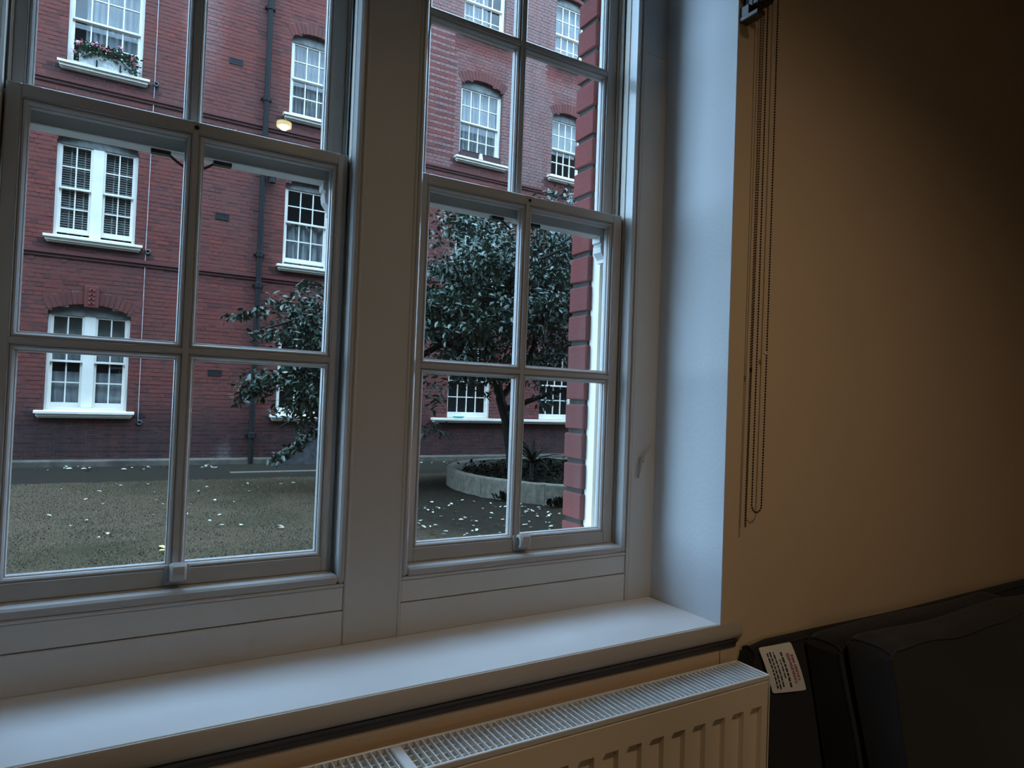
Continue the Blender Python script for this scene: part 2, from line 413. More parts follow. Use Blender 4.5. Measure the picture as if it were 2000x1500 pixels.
# ------------------------------------------------------------------ windows
BEAD = [(0.0, 0.0), (0.0015, 0.0055), (0.0035, 0.0035), (0.0065, 0.004), (0.0095, 0.0075), (0.0105, 0.0125),
        (0.0125, 0.0135), (0.0135, 0.018), (0.0135, 0.026), (0.004, 0.040), (0.0, 0.040)]
def pane(x0, x1, z0, z1, y, parent, mat):
    m = MB(); m.box(x0, x1, y, y + 0.003, z0, z1); return m.build('pane', mat, parent)
def sash(name, parent, x0, x1, z0, z1, xs, zs, y0, label=None):
    m = MB(); d = 0.044; ch = 0.002
    ed = [x0] + [q for p in xs for q in p] + [x1]
    for a, b in zip(ed[0::2], ed[1::2]): m.cbox(a, b, y0, y0 + (d if a in (x0,) or b in (x1,) else 0.036), z0, z1, ch if (a == x0 or b == x1) else 0.001)
    ez = [z0] + [q for p in zs for q in p] + [z1]
    for (xa, xb) in xs:
        for i, (a, b) in enumerate(zip(ez[0::2], ez[1::2])):
            end = (i == 0 or i == len(ez) // 2 - 1)
            m.cbox(xa - 0.001, xb + 0.001, y0 + 0.0002, y0 + (d if end else 0.036), a, b, ch if end else 0.001)
        for (za, zb) in zs: m.rings([(o, y0 + y) for o, y in BEAD], xa, xb, za, zb)
    s = m.build(name, M['paint'], parent)
    if label: s['label'] = label
    for (xa, xb) in xs:
        for (za, zb) in zs: pane(xa + 0.009, xb - 0.009, za + 0.009, zb - 0.009, y0 + 0.0195, s, M['glass'] if y0 < 0.02 else M['glass_dirty'])
    return s
def hook_lift(parent, x, z, tilt):
    """painted brass sash lift: backplate and a hooked tongue"""
    m = MB()
    m.cbox(x - 0.024, x + 0.024, -0.004, 0.0005, z - 0.026, z + 0.016, 0.0015)
    prof = [(-0.002, 0.016), (-0.008, 0.022), (-0.019, 0.024), (-0.029, 0.017), (-0.033, 0.002), (-0.029, -0.012), (-0.020, -0.017),
            (-0.0175, -0.013), (-0.023, -0.008), (-0.025, 0.001), (-0.022, 0.011), (-0.015, 0.016), (-0.006, 0.012), (-0.002, 0.005)]
    n = len(prof); vs = []
    for dx, k in ((-0.015, 0.86), (-0.010, 1.0), (0.012, 1.0), (0.017, 0.86)): vs += [(x + dx, -0.002 + a * k, z + b * k) for a, b in prof]
    m.add(vs, [(j * n + i, j * n + (i + 1) % n, (j + 1) * n + (i + 1) % n, (j + 1) * n + i) for j in range(3) for i in range(n)] + [tuple(range(n))[::-1], tuple(range(3 * n, 4 * n))])
    for dx in (-0.017, 0.017): m.ball((x + dx, -0.004, z - 0.019), 0.003, 8, 4)
    return m.build('sash_lift', M['paint'], parent, True)
def horn(parent, x0, x1, inner, z):
    m = MB(); w = x1 - x0
    pr = [(0, 0), (1, 0), (1, -0.018), (0.86, -0.022), (0.92, -0.032), (0.86, -0.048), (0.62, -0.062), (0.55, -0.068), (0.55, -0.078), (0, -0.078)]
    pts = [((x0 + w * a) if inner > 0 else (x1 - w * a), z + b) for a, b in pr]
    m.extrude(pts, 'y', 0.050, 0.088); return m.build('sash_horn', M['paint'], parent)
def window(n, xs_l, xs_u, x0, x1, lift_x, hole_x, desc):
    w = empty('window_%d' % n, ((x0 + x1) / 2, 0.0, 0.0), kind='structure')
    jl, jr = x0 - 0.006, x1 + 0.006
    # box frame: pulley stiles, parting beads, outer linings, cill, head
    m = MB()
    m.box(jl - 0.011, jl, -0.002, 0.135, -0.05, ZH); m.box(jr, jr + 0.011, -0.002, 0.135, -0.05, ZH)
    m.box(jl, jl + 0.007, 0.0452, 0.0478, -0.0, ZH); m.box(jr - 0.007, jr, 0.0452, 0.0478, 0.0, ZH)
    m.box(jl, jl + 0.004, 0.0945, 0.135, -0.05, ZH); m.box(jr - 0.012, jr, 0.0945, 0.135, -0.05, ZH)
    m.box(jl - 0.011, jr + 0.011, -0.002, 0.135, ZH, ZH + 0.05)
    m.extrude([(-0.002, -0.06), (-0.002, -0.001), (0.05, -0.001), (0.30, -0.075), (0.30, -0.13), (0.05, -0.13)], 'x', jl - 0.011, jr + 0.011)
    m.build('box_frame', M['paint_out'], w)
    lo = sash('lower_sash', w, x0, x1, 0.0, 1.0, xs_l, [(0.0344, 0.4957), (0.508, 0.9731)], 0.0)
    up = sash('upper_sash', w, x0, x1, 0.940, ZH - 0.004, xs_u, [(0.995, 1.4475), (1.4595, 1.93)], 0.049)
    horn(up, x0 + 0.001, xs_u[0][0] + 0.008, 1, 0.9402); horn(up, xs_u[-1][1] - 0.008, x1 - 0.001, -1, 0.9402)
    hook_lift(lo, lift_x, 0.030, 0)
    m = MB(); m.lathe([(0.0, -0.001), (0.0048, -0.001), (0.0048, 0.002), (0.0, 0.002)], (0, 0, 0), 14)
    m.v = [(hole_x + p[0], -0.0005 + p[2] * 0.8, 0.9865 + p[1]) for p in m.v]
    m.build('bolt_hole', M['dark'], lo)
    # staff bead round the room side of the sash
    m = MB()
    m.cbox(jl - 0.015, jl, -0.045, -0.0025, -0.0225, ZH, 0.005)
    m.cbox(jr, jr + 0.015, -0.045, -0.0025, -0.0225, ZH, 0.005)
    m.cbox(jl, jr, -0.045, -0.0025, -0.0225, -0.0015, 0.005)
    m.cbox(jl, jr, -0.045, -0.0025, ZH - 0.02, ZH, 0.005)
    m.build('staff_bead', M['paint'], w)
    # sash cords in the gap beside the upper part of the channel
    for xx in (jl + 0.003, jr - 0.003):
        m = MB(); m.tube([(xx, 0.022, 0.99), (xx + 0.001, 0.022, 1.4), (xx, 0.022, ZH - 0.03)], 0.0028, 8)
        m.build('sash_cord', M['lead'], w, True)
    # metal stay under the meeting rail, seen through the panes each side of the muntin
    m = MB()
    cx = (xs_u[0][1] + xs_u[1][0]) / 2 + 0.002
    for s in (-1, 1):
        m.tube([(cx + s * 0.014, 0.060, 0.913), (cx + s * 0.030, 0.060, 0.922), (cx + s * 0.043, 0.060, 0.932), (cx + s * 0.050, 0.060, 0.935)], 0.0030, 6)
        m.cbox(min(cx + s * 0.043, cx + s * 0.082), max(cx + s * 0.043, cx + s * 0.082), 0.052, 0.068, 0.931, 0.9402, 0.001)
    m.build('rail_stay', M['lead'], up)
    return w
XL = [(0.025, 0.3249), (0.3371, 0.6408)]; XLU = [(0.023, 0.3225), (0.3345, 0.629)]
XR = [(0.8758, 1.1755), (1.1877, 1.4900)]; XRU = [(0.880, 1.1690), (1.1810, 1.4860)]
w1 = window(1, XL, XLU, 0.0, 0.665, 0.3345, 0.332, 'left')
w2 = window(2, XR, XRU, 0.8495, 1.5223, 1.194, 1.186, 'right')

# trims: mullion, casings, aprons, window board
m = MB(); m.box(0.682, 0.834, -0.03, 0.135, -0.1, ZH + 0.05); m.cbox(0.6885, 0.8285, YF, -0.028, ZS, ZH + 0.05, 0.002)
m.cbox(0.6865, 0.696, -0.043, -0.03, ZS, ZH + 0.05, 0.003); m.cbox(0.821, 0.8305, -0.043, -0.03, ZS, ZH + 0.05, 0.003)
tag(m.build('trim_1', M['casing']), kind='structure', label='broad white mullion between the two sash windows')
m = MB()   # right casing, its upper length in a greyer coat
m.box(1.540, 1.66, -0.03, 0.0, -0.1, ZH + 0.05); m.cbox(1.5455, 1.556, -0.0435, -0.03, ZS, ZH + 0.05, 0.0025); m.cbox(1.5572, 1.652, YF, -0.028, ZS, 1.506, 0.0015)
t2 = tag(m.build('trim_2', M['casing']), kind='structure', label='white casing board beside the right reveal')
m = MB(); m.cbox(1.5572, 1.652, YF + 0.0015, -0.028, 1.5065, ZH + 0.05, 0.001)
m.build('upper_casing', M['paint_blue'], t2, label='greyer upper length of the casing')
m = MB(); m.box(-0.14, -0.018, -0.03, 0.0, -0.1, ZH + 0.05); m.cbox(-0.034, -0.0225, -0.0435, -0.03, ZS, ZH + 0.05, 0.0025); m.cbox(-0.132, -0.035, YF, -0.028, ZS, ZH + 0.05, 0.0015)
tag(m.build('trim_3', M['casing']), kind='structure', label='white casing board beside the left reveal')
m = MB()
for xa, xb in ((-0.022, 0.6865), (0.8305, 1.5455)):
    m.box(xa, xb, -0.02, -0.001, -0.18, -0.024)
    m.cbox(xa, xb, -0.0375, -0.018, -0.0865, -0.0315, 0.002); m.cbox(xa, xb, -0.0395, -0.018, ZS, -0.0885, 0.0015)
    m.cbox(xa, xb, -0.0425, -0.018, -0.0312, -0.0235, 0.003)
tag(m.build('trim_4', M['paint_h']), kind='structure', label='white apron boards under the two sashes')
m = MB(); m.box(-0.14, 1.66, -0.04, 0.0, ZH + 0.05, 2.12); m.cbox(-0.05, 1.57, -0.043, -0.02, ZH, ZH + 0.06, 0.003)
tag(m.build('trim_5', M['paint_h']), kind='structure')
m = MB(); m.cbox(-0.1275, 1.6475, YW + 0.0072, -0.031, ZS - 0.028, ZS, 0.0012)
t6 = tag(m.build('trim_6', M['board']), kind='structure', label='deep white window board')
# rounded nosing with a recessed cove below, its near-black colour painting the nosing's shadow
nose = [(YW + 0.0015, ZS + 0.0006), (YW - 0.0022, ZS + 0.0006), (YW - 0.0032, ZS - 0.0008), (YW - 0.0075, ZS - 0.009), (YW - 0.0115, ZS - 0.018), (YW - 0.0135, ZS - 0.027),
        (YW - 0.0125, ZS - 0.035), (YW - 0.009, ZS - 0.040), (YW + 0.0015, ZS - 0.043)]
m = MB(); m.extrude(nose, 'x', -0.17, 1.718)
pts = [(1.718 + dx, 1 - 0.55 * (dx / 0.008) ** 2) for dx in (0.0, 0.003, 0.006, 0.008)]
for (xa, ka), (xb, kb) in zip(pts[:-1], pts[1:]):
    yc, zc = YW - 0.004, ZS - 0.020; n = len(nose)
    m.add([(xa, yc + (y - yc) * ka, zc + (z - zc) * ka) for y, z in nose] + [(xb, yc + (y - yc) * kb, zc + (z - zc) * kb) for y, z in nose],
          [(i, (i + 1) % n, n + (i + 1) % n, n + i) for i in range(n)] + ([tuple(range(n, 2 * n))] if xb > 1.7255 else []))
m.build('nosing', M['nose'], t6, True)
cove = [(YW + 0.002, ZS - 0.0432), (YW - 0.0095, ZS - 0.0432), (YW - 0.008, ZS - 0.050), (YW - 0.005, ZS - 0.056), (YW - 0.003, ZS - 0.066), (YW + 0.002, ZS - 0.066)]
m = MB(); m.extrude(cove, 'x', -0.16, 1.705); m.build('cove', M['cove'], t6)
# cord cleat on the right casing
cl = empty('cord_cleat', (1.591, YF, 0.25), label='white painted two-horned cord cleat screwed to the right casing', cat='cleat')
m = MB(); m.tube([(1.6285, YF - 0.008, 0.302), (1.614, YF - 0.012, 0.287), (1.600, YF - 0.011, 0.270), (1.592, YF - 0.009, 0.256), (1.588, YF - 0.009, 0.242),
                  (1.583, YF - 0.012, 0.225), (1.578, YF - 0.010, 0.200)], [0.0022, 0.003, 0.004, 0.0055, 0.005, 0.0038, 0.002], 10)
m.ball((1.591, YF - 0.002, 0.251), 0.009, 10, 6, 0.7, 0.5, 1.6); m.build('horns', M['paint'], cl, True)
m = MB(); m.ball((1.5905, YF - 0.0145, 0.250), 0.0022, 8, 4); m.ball((1.597, YF - 0.0125, 0.262), 0.0018, 8, 4); m.build('screw', M['lead'], cl, True)
# paint flakes on the meeting rails
def flake(x, z, r, mat, label):
    m = MB()
    for i in range(7):
        a = i * 0.9; m.add([(x + (i - 3) * r * 0.55, 0.012, z), (x + (i - 2.2) * r * 0.55, 0.016, z + 0.001), (x + (i - 2.6) * r * 0.5, 0.014 + 0.004 * math.sin(a), z + r * (0.5 + 0.5 * math.sin(a * 1.7) ** 2))], [(0, 1, 2)])
    m.ball((x + r * 1.2, 0.013, z + r * 0.35), r * 0.38, 7, 5, 1.3, 1, 0.9)
    tag(m.build('paint_flake', mat), label, 'flake')
flake(0.402, 1.0, 0.008, M['whiteplastic'], 'curled white paint flake lying on the meeting rail of the left window')
flake(1.232, 1.0, 0.005, M['lead'], 'small dark flake lying on the meeting rail of the right window')

# ------------------------------------------------------------------ brick pier outside the right window
wx = MB()
wx.box(1.605, 34.0, 0.13, 0.225, -1.0, 12.0); wx.box(-26.0, -0.09, 0.13, 0.225, -1.0, 12.0)
wx.box(-0.09, 1.605, 0.10, 0.225, -1.0, -0.135); wx.box(-0.09, 1.605, 0.10, 0.225, 2.06, 12.0)
wx.box(1.508, 1.608, 0.138, 0.222, -0.13, 2.06); wx.box(-0.09, -0.01, 0.138, 0.222, -0.13, 2.06)
wall_ext = tag(wx.build('wall_exterior', M['piermortar']), kind='structure', label='outer brick face of the room wall')
H = 0.0964; bh = 0.0815
def brick_mesh(lx, ly, lz, seed, mat):
    rr = random.Random(seed); m = MB(); m.cbox(0, lx, 0, ly, 0, lz, 0.004)
    m.v = [(x + rr.uniform(-.0015, .0015), y + rr.uniform(-.0015, .0015), z + rr.uniform(-.002, .002)) for x, y, z in m.v]
    return m.mesh('brick', mat)
pier_meshes = [brick_mesh(0.215, 0.1025, bh, 3, M['pier']), brick_mesh(0.1025, 0.1025, bh, 4, M['pier'])]
k = 0
for i in range(-2, 23):
    z = 0.045 + i * H
    x = 1.50
    for j in range(4):
        me = pier_meshes[(i + j) % 2 if j < 2 else 0]
        sinst('brick', me, wall_ext, (x, 0.1315 + R.uniform(-.002, .002), z))
        x += (0.215 if me is pier_meshes[0] else 0.1025) + 0.014
        k += 1

# ------------------------------------------------------------------ radiator
RX0, RX1, RY0, RY1, RZ1 = 0.275, 1.676, -0.462, -0.355, -0.255
rad = empty('radiator', ((RX0 + RX1) / 2, (RY0 + RY1) / 2, ZF), label='cream ribbed panel radiator with top grille below the window board', cat='radiator')
# pressed front panel
m = MB(); xs = []; P = 0.0668
x = RX1 - 0.028
prof = []
while x - P > RX0 + 0.01:
    prof += [(x - 0.002, 0), (x - 0.0065, 1), (x - 0.038, 1), (x - 0.045, 0)]
    x -= P
prof = [(RX1 - 0.008, 0)] + prof + [(RX0 + 0.006, 0)]
zl = [RZ1 - 0.012, RZ1 - 0.017, RZ1 - 0.074, RZ1 - 0.083, -0.80, -0.81, -0.855]
dl = [0, 0, 0, 1, 1, 0, 0]; yl = [0.006, 0, 0, 0, 0, 0, 0]
vs = []; n = len(prof)
for z, d, yy in zip(zl, dl, yl):
    for px, h in prof: vs.append((px, RY0 + yy + 0.011 * h * d, z))
fs = [(r * n + i, r * n + i + 1, (r + 1) * n + i + 1, (r + 1) * n + i) for r in range(len(zl) - 1) for i in range(n - 1)]
m.add(vs, fs)
m.box(RX0 + 0.006, RX1 - 0.008, RY0 + 0.014, RY0 + 0.018, -0.855, RZ1 - 0.012)
m.build('front_panel', M['rad'], rad)
m = MB(); m.cbox(RX0 + 0.006, RX1 - 0.006, RY1 - 0.016, RY1 - 0.004, -0.855, RZ1 - 0.012, 0.003); m.build('back_panel', M['rad'], rad)
for xx in (RX0, RX1 - 0.004):
    m = MB(); m.cbox(xx, xx + 0.004, RY0 - 0.001, RY1, -0.855, RZ1 - 0.001, 0.001); m.build('side_panel', M['rad'], rad)
m = MB(); xx = RX0 + 0.03; i = 0
while xx < RX1 - 0.03:
    m.box(xx, xx + 0.001, RY0 + 0.022, RY1 - 0.02, -0.84, RZ1 - 0.045); xx += 0.016
m.build('convector_fins', M['rad'], rad, kind='stuff')
m = MB()
m.cbox(RX0 + 0.004, RX1 - 0.004, RY0 - 0.001, RY0 + 0.006, RZ1 - 0.0125, RZ1, 0.0015); m.cbox(RX0 + 0.004, RX1 - 0.004, RY1 - 0.006, RY1, RZ1 - 0.0125, RZ1, 0.0015)
m.cbox(RX1 - 0.009, RX1 - 0.004, RY0 + 0.006, RY1 - 0.006, RZ1 - 0.006, RZ1, 0.001)
for q in (0.24, 0.43, 0.62, 0.81):
    y = RY0 + (RY1 - RY0) * q; m.box(RX0 + 0.004, RX1 - 0.004, y - 0.0012, y + 0.0012, RZ1 - 0.013, RZ1 - 0.008)
m.cbox(0.690, 0.712, RY0 + 0.006, RY1 - 0.006, RZ1 - 0.011, RZ1 - 0.002, 0.002)
gr = m.build('grille', M['grille'], rad)
bm_ = MB(); bm_.cbox(-0.0014, 0.0014, RY0 + 0.006, RY1 - 0.006, -0.008, -0.0004, 0.0006); bar = bm_.mesh('grille_bar', M['grille'])
xx = RX1 - 0.020
while xx > RX0 + 0.01:
    if not (0.688 < xx < 0.714): sinst('grille_bar', bar, gr, (xx, 0, RZ1))
    xx -= 0.0150

# ------------------------------------------------------------------ blind gear and chains
bl = empty('roller_blind', (1.66, YW - 0.04, 1.56), label='rolled up dark roller blind with black end brackets above the window', cat='blind')
m = MB(); m.tube([(-0.18, YW - 0.045, 1.60), (1.665, YW - 0.045, 1.60)], 0.024, 20); m.build('fabric_roll', M['fabric'], bl, True)
m = MB(); m.cbox(1.662, 1.704, YW - 0.070, YW, 1.531, 1.66, 0.003)
for yy in (0.012, 0.030, 0.048): m.cbox(1.660, 1.706, YW - yy - 0.006, YW - yy, 1.5285, 1.64, 0.002)
m.cbox(1.700, 1.720, YW - 0.060, YW - 0.010, 1.548, 1.65, 0.003); m.build('bracket', M['plastic'], bl)
m = MB(); m.cbox(1.648, 1.680, YW - 0.063, YW, 1.4925, 1.506, 0.002); m.box(1.650, 1.676, YW - 0.03, YW, 1.505, 1.533); m.build('lower_bracket', M['brownplastic'], bl)
def chain(name, path, pitch, r, mat, root):
    P_ = [Vector(p) for p in path]; m = MB(); acc = 0.0; pos = P_[0].copy(); i = 0
    for a, b in zip(P_[:-1], P_[1:]):
        L = (b - a).length; t = acc
        while t < L:
            m.ball(a + (b - a) * (t / L), r, 6, 4, 1, 1, 1.25); t += pitch
        acc = t - L
        m.tube([a, b], r * 0.28, 4, False)
    return m.build(name, mat, root, True)
yc = YW - 0.022
def loop(xa, za, xb, zb, xla, xlb, zl, w):
    pts = [(xa, yc, za)]
    pts += [(xa + (xla - xa) * t + 0.002 * math.sin(t * 3), yc, za + (zl + w - za) * t) for t in (0.3, 0.6, 1.0)]
    c = (xla + xlb) / 2; rr = abs(xlb - xla) / 2
    pts += [(c - rr * math.cos(t), yc - 0.001, zl + w - w * math.sin(t)) for t in (0.5, 1.05, 1.57, 2.1, 2.64)]
    pts += [(xlb + (xb - xlb) * t + 0.002 * math.sin(t * 3), yc, (zl + w) + (zb - zl - w) * t) for t in (0, 0.4, 0.7, 1.0)]
    return pts
c1 = empty('bead_chain_loop', (1.672, yc, 0.1), label='narrow dark bead chain loop hanging nearest the window reveal', cat='chain')
chain('beads', loop(1.7111, 1.519, 1.7239, 1.523, 1.7050, 1.7090, 0.0963, 0.012), 0.0074, 0.0019, M['bead'], c1)
m = MB(); m.ball((1.7120, yc, 0.5305), 0.0042, 8, 6, 0.9, 0.9, 1.8); m.build('joiner', M['bead'], c1, True)
c2 = empty('bead_chain_loop', (1.71, yc, 0.14), label='wide black bead chain loop with a white stop bead', cat='chain')
chain('beads', loop(1.7397, 1.560, 1.7822, 1.601, 1.7310, 1.7715, 0.1345, 0.02), 0.0078, 0.0025, M['bead'], c2)
m = MB(); m.ball((1.7705, yc, 0.5798), 0.0050, 10, 6, 0.9, 0.9, 1.2); m.build('stop_bead', M['whiteplastic'], c2, True)

# ------------------------------------------------------------------ sofa under the wall, right of the radiator
def slab(name, mat, x0, x1, yb, yf, z0, z1, lean, parent, rnd=0.03, wob=0.006, seed=1):
    """upholstered slab leaning back against the wall: rear/front faces sheared in y with height"""
    rr = random.Random(seed); m = MB(); nx, ny, nz = 26, 6, 12
    def f(u, v, w):
        x = x0 + (x1 - x0) * u; z = z0 + (z1 - z0) * w; y = yb + (yf - yb) * v
        du = min(u, 1 - u) * (x1 - x0); dv = min(v, 1 - v) * abs(yf - yb); dw = (1 - w) * (z1 - z0)
        def rr_(a): return max(0.0, 1 - a / rnd)
        k = rr_(dw)
        z -= rnd * 0.45 * (rr_(dv) ** 2 + rr_(du) ** 2) * k
        x += (rnd * 0.5 * k * k * (1 if u < .5 else -1)) * (1 if du < rnd else 0)
        puff = math.sin(math.pi * u) * math.sin(math.pi * min(1, w * 1.0)) * 0.014
        y -= puff * v
        z += wob * math.sin(9 * u + seed) * w + wob * 0.5 * math.sin(23 * u + 2 * seed) * w * v
        y -= wob * math.sin(11 * u + 7 * w + seed) * v
        return (x, y + lean * (z - z1), z)
    def grid(fn, a, b):
        vs = [fn(i / a, j / b) for j in range(b + 1) for i in range(a + 1)]
        m.add(vs, [(j * (a + 1) + i, j * (a + 1) + i + 1, (j + 1) * (a + 1) + i + 1, (j + 1) * (a + 1) + i) for j in range(b) for i in range(a)])
    grid(lambda u, w: f(u, 1, w), nx, nz); grid(lambda u, w: f(u, 0, w), nx, nz); grid(lambda u, v: f(u, v, 1), nx, ny)
    grid(lambda v, w: f(0, v, w), ny, nz); grid(lambda v, w: f(1, v, w), ny, nz); grid(lambda u, v: f(u, v, 0), nx, ny)
    # piping along the front top edge and the front left edge
    o = m.build(name, mat, parent, True)
    pm = MB()
    pm.tube([f(i / 30, 1.0, 0.995) for i in range(31)], 0.0035, 6); pm.tube([f(0.002, 1.0, i / 14) for i in range(15)], 0.0035, 6)
    pm.tube([f(0.002, i / 6, 0.995) for i in range(7)], 0.0035, 6); pm.tube([f(0.002, 0.02, i / 14) for i in range(15)], 0.0035, 6)
    pm.build('piping', mat, o, True)
    return o
so = empty('sofa', (2.6, -0.7, ZF), label='long black navy sofa against the wall right of the radiator', cat='sofa')
slab('backrest', M['denim'], 1.712, 4.1, YW - 0.006, YW - 0.045, -0.80, -0.222, 0.20, so, 0.025, 0.003, 2)
m = MB(); m.cbox(1.80, 4.1, -1.25, -0.45, ZF + 0.1, -0.62, 0.03); m.build('seat_base', M['denim'], so)
for lx in (1.86, 4.02):
    for ly in (-1.18, -0.55):
        m = MB(); m.cbox(lx - 0.025, lx + 0.025, ly - 0.025, ly + 0.025, ZF, ZF + 0.12, 0.004); m.build('leg', M['plastic'], so)
k1 = empty('back_cushion', (2.4, -0.55, -0.62), label='flat black cushion leaning on the sofa back, behind the thicker one', cat='cushion')
slab('cushion', M['denim'], 1.935, 2.95, -0.374, -0.475, -0.61, -0.206, 0.22, k1, 0.03, 0.003, 5)
k2 = empty('back_cushion', (2.5, -0.7, -0.62), label='thick charcoal cushion with a worn top leaning in front on the sofa', cat='cushion')
slab('cushion', M['denim2'], 1.95, 3.05, -0.487, -0.60, -0.61, -0.185, 0.24, k2, 0.03, 0.006, 8)
# fire safety label lying on the leaning back
tg = empty('care_label', (1.85, -0.42, -0.3), label='white sewn-in fire warning label with pink heading on the sofa back', cat='label')

LQ = [Vector((1.771, -0.397, -0.347)), Vector((1.912, -0.400, -0.363)), Vector((1.872, -0.374, -0.231)), Vector((1.737, -0.373, -0.227))]  # bottom left, bottom right, top right, top left
def on_label(u, v, d=0.0):
    """u left to right, v bottom to top"""
    a = LQ[0].lerp(LQ[1], u); b = LQ[3].lerp(LQ[2], u); p = a.lerp(b, v)
    c = 0.004 * math.sin(math.pi * v) + 0.002 * math.sin(math.pi * u)
    return p + Vector((0, -1, 0.2)).normalized() * (c + d + 0.002)
m = MB(); n = 16; vs = []
def lab_uv(i, j):
    u, v = i / n, j / n
    return u, v
for d in (0.0, -0.0012):
    base = len(m.v); pts = []
    for j in range(n + 1):
        for i in range(n + 1):
            u, v = lab_uv(i, j); cu_, cv_ = abs(u - .5) * 2, abs(v - .5) * 2
            if cu_ > 0.9 and cv_ > 0.9: u = .5 + (u - .5) * 0.975; v = .5 + (v - .5) * 0.975
            pts.append(on_label(u, v, d))
    m.add(pts, [(j * (n + 1) + i, j * (n + 1) + i + 1, (j + 1) * (n + 1) + i + 1, (j + 1) * (n + 1) + i) for j in range(n) for i in range(n)])
m.build('label_card', simple('white_satin_label', (0.88, 0.88, 0.90), 0.5, nscale=120, var=0.04, bump=0), tg, True)
def label_text(txt, u, v0, v1, hgt, mat, name):
    cu = bpy.data.curves.new(name, 'FONT'); cu.body = txt; cu.size = 1.0; cu.offset = 0.02
    o = bpy.data.objects.new(name, cu); C.objects.link(o)
    dg = bpy.context.evaluated_depsgraph_get(); me = bpy.data.meshes.new_from_object(o.evaluated_get(dg))
    bpy.data.objects.remove(o)
    xs_ = [q.co.x for q in me.vertices]; x0, x1 = min(xs_), max(xs_)
    off = tg.location
    for q in me.vertices:
        v = v0 + (v1 - v0) * (q.co.x - x0) / (x1 - x0)
        q.co = on_label(u - hgt * q.co.y, v, 0.0008) - off
    me.materials.clear(); me.materials.append(mat); me.name = name
    ob = bpy.data.objects.new(name, me); C.objects.link(ob); ob.parent = tg
pink = simple('pink_print', (0.36, 0.01, 0.10), 0.6, bump=0); grey = simple('grey_print', (0.05, 0.05, 0.07), 0.6, bump=0)
label_text('CARELESSNESS', 0.775, 0.17, 0.80, 0.105, pink, 'heading')
label_text('CAUSES FIRE', 0.895, 0.22, 0.76, 0.105, pink, 'heading')
m = MB(); rr_ = random.Random(4)
for u, va, vb, h in ((0.17, 0.10, 0.86, 0.020), (0.25, 0.08, 0.88, 0.020), (0.345, 0.12, 0.86, 0.020), (0.46, 0.30, 0.70, 0.016), (0.56, 0.10, 0.84, 0.026)):
    v = va
    while v < vb:
        w = min(rr_.uniform(0.05, 0.13), vb - v)
        q = [on_label(u - h, v, 0.0008), on_label(u + h, v, 0.0008), on_label(u + h, v + w, 0.0008), on_label(u - h, v + w, 0.0008)]
        m.add(q, [(0, 1, 2, 3)]); v += w + 0.022
m.build('small_print', grey, tg)

# ------------------------------------------------------------------ cup on a small table (only its edge is in the picture)
tb = empty('side_table', (1.41, -1.25, ZF), label='small round dark table under the cup', cat='table')
m = MB(); m.lathe([(0.0, -0.113), (0.115, -0.113), (0.12, -0.106), (0.12, -0.096), (0.115, -0.090), (0.0, -0.090)], (1.41, -1.25, 0), 48); m.build('table_top', M['floor'], tb, True)
m = MB(); m.lathe([(0.02, ZF + 0.02), (0.02, -0.113)], (1.41, -1.25, 0), 16); m.lathe([(0, ZF), (0.15, ZF), (0.15, ZF + 0.015), (0.03, ZF + 0.025), (0, ZF + 0.025)], (1.41, -1.25, 0), 32); m.build('pedestal', M['iron'], tb, True)
CUP = (1.3335, -1.215, -0.090)
cu = empty('coffee_cup', CUP, label='tapered pale cup of milky coffee at the right edge of the picture', cat='cup')
m = MB(); m.lathe([(0.0, 0.0), (0.021, 0.0), (0.024, 0.004), (0.030, 0.03), (0.0375, 0.07), (0.0415, 0.099), (0.0425, 0.102), (0.0413, 0.1035), (0.0395, 0.101), (0.0355, 0.07), (0.028, 0.03), (0.02, 0.006), (0, 0.005)], CUP, 48)
cup_m = simple('glazed_cup', (0.55, 0.58, 0.58), 0.25, nscale=30, var=0.03, bump=0)
m.build('cup_body', cup_m, cu, True)
m = MB(); m.lathe([(0.0, 0.0965), (0.020, 0.0965), (0.0375, 0.096), (0.0388, 0.0972)], CUP, 40); m.build('coffee', simple('milky_coffee', (0.42, 0.24, 0.09), 0.35, nscale=60, var=0.3, bump=0), cu, True)

# ------------------------------------------------------------------ lamp whose reflection shows in the glass
LP = (0.7835, -1.2536, 1.565)
lp = empty('ceiling_spot', (LP[0], LP[1], 2.45), label='small warm ceiling spot lamp reflected in the left window', cat='lamp')
m = MB(); m.lathe([(0.0, 2.45), (0.05, 2.45), (0.05, 2.435), (0.008, 2.43), (0.006, LP[2] + 0.08), (0.03, LP[2] + 0.07), (0.036, LP[2] + 0.03), (0.036, LP[2] + 0.02)], (LP[0], LP[1], 0), 24); m.build('pendant_body', M['plastic'], lp, True)
b = NB('warm_bulb'); b.set((1, 0.9, 0.7), 0.4); b.b.inputs['Emission Color'].default_value = (1.0, 0.86, 0.42, 1); b.b.inputs['Emission Strength'].default_value = 16.0
m = MB(); m.lathe([(0.017, 0.006), (0.031, 0.0), (0.031, 0.02), (0.017, 0.02)], LP, 28); m.build('glowing_rim', b.m, lp, True)
b2 = NB('hot_bulb'); b2.set((1, 0.95, 0.8), 0.4); b2.b.inputs['Emission Color'].default_value = (1.0, 0.93, 0.66, 1); b2.b.inputs['Emission Strength'].default_value = 60.0
m = MB(); m.ball((LP[0], LP[1], LP[2] + 0.006), 0.0205, 20, 12); m.build('bulb', b2.m, lp, True)

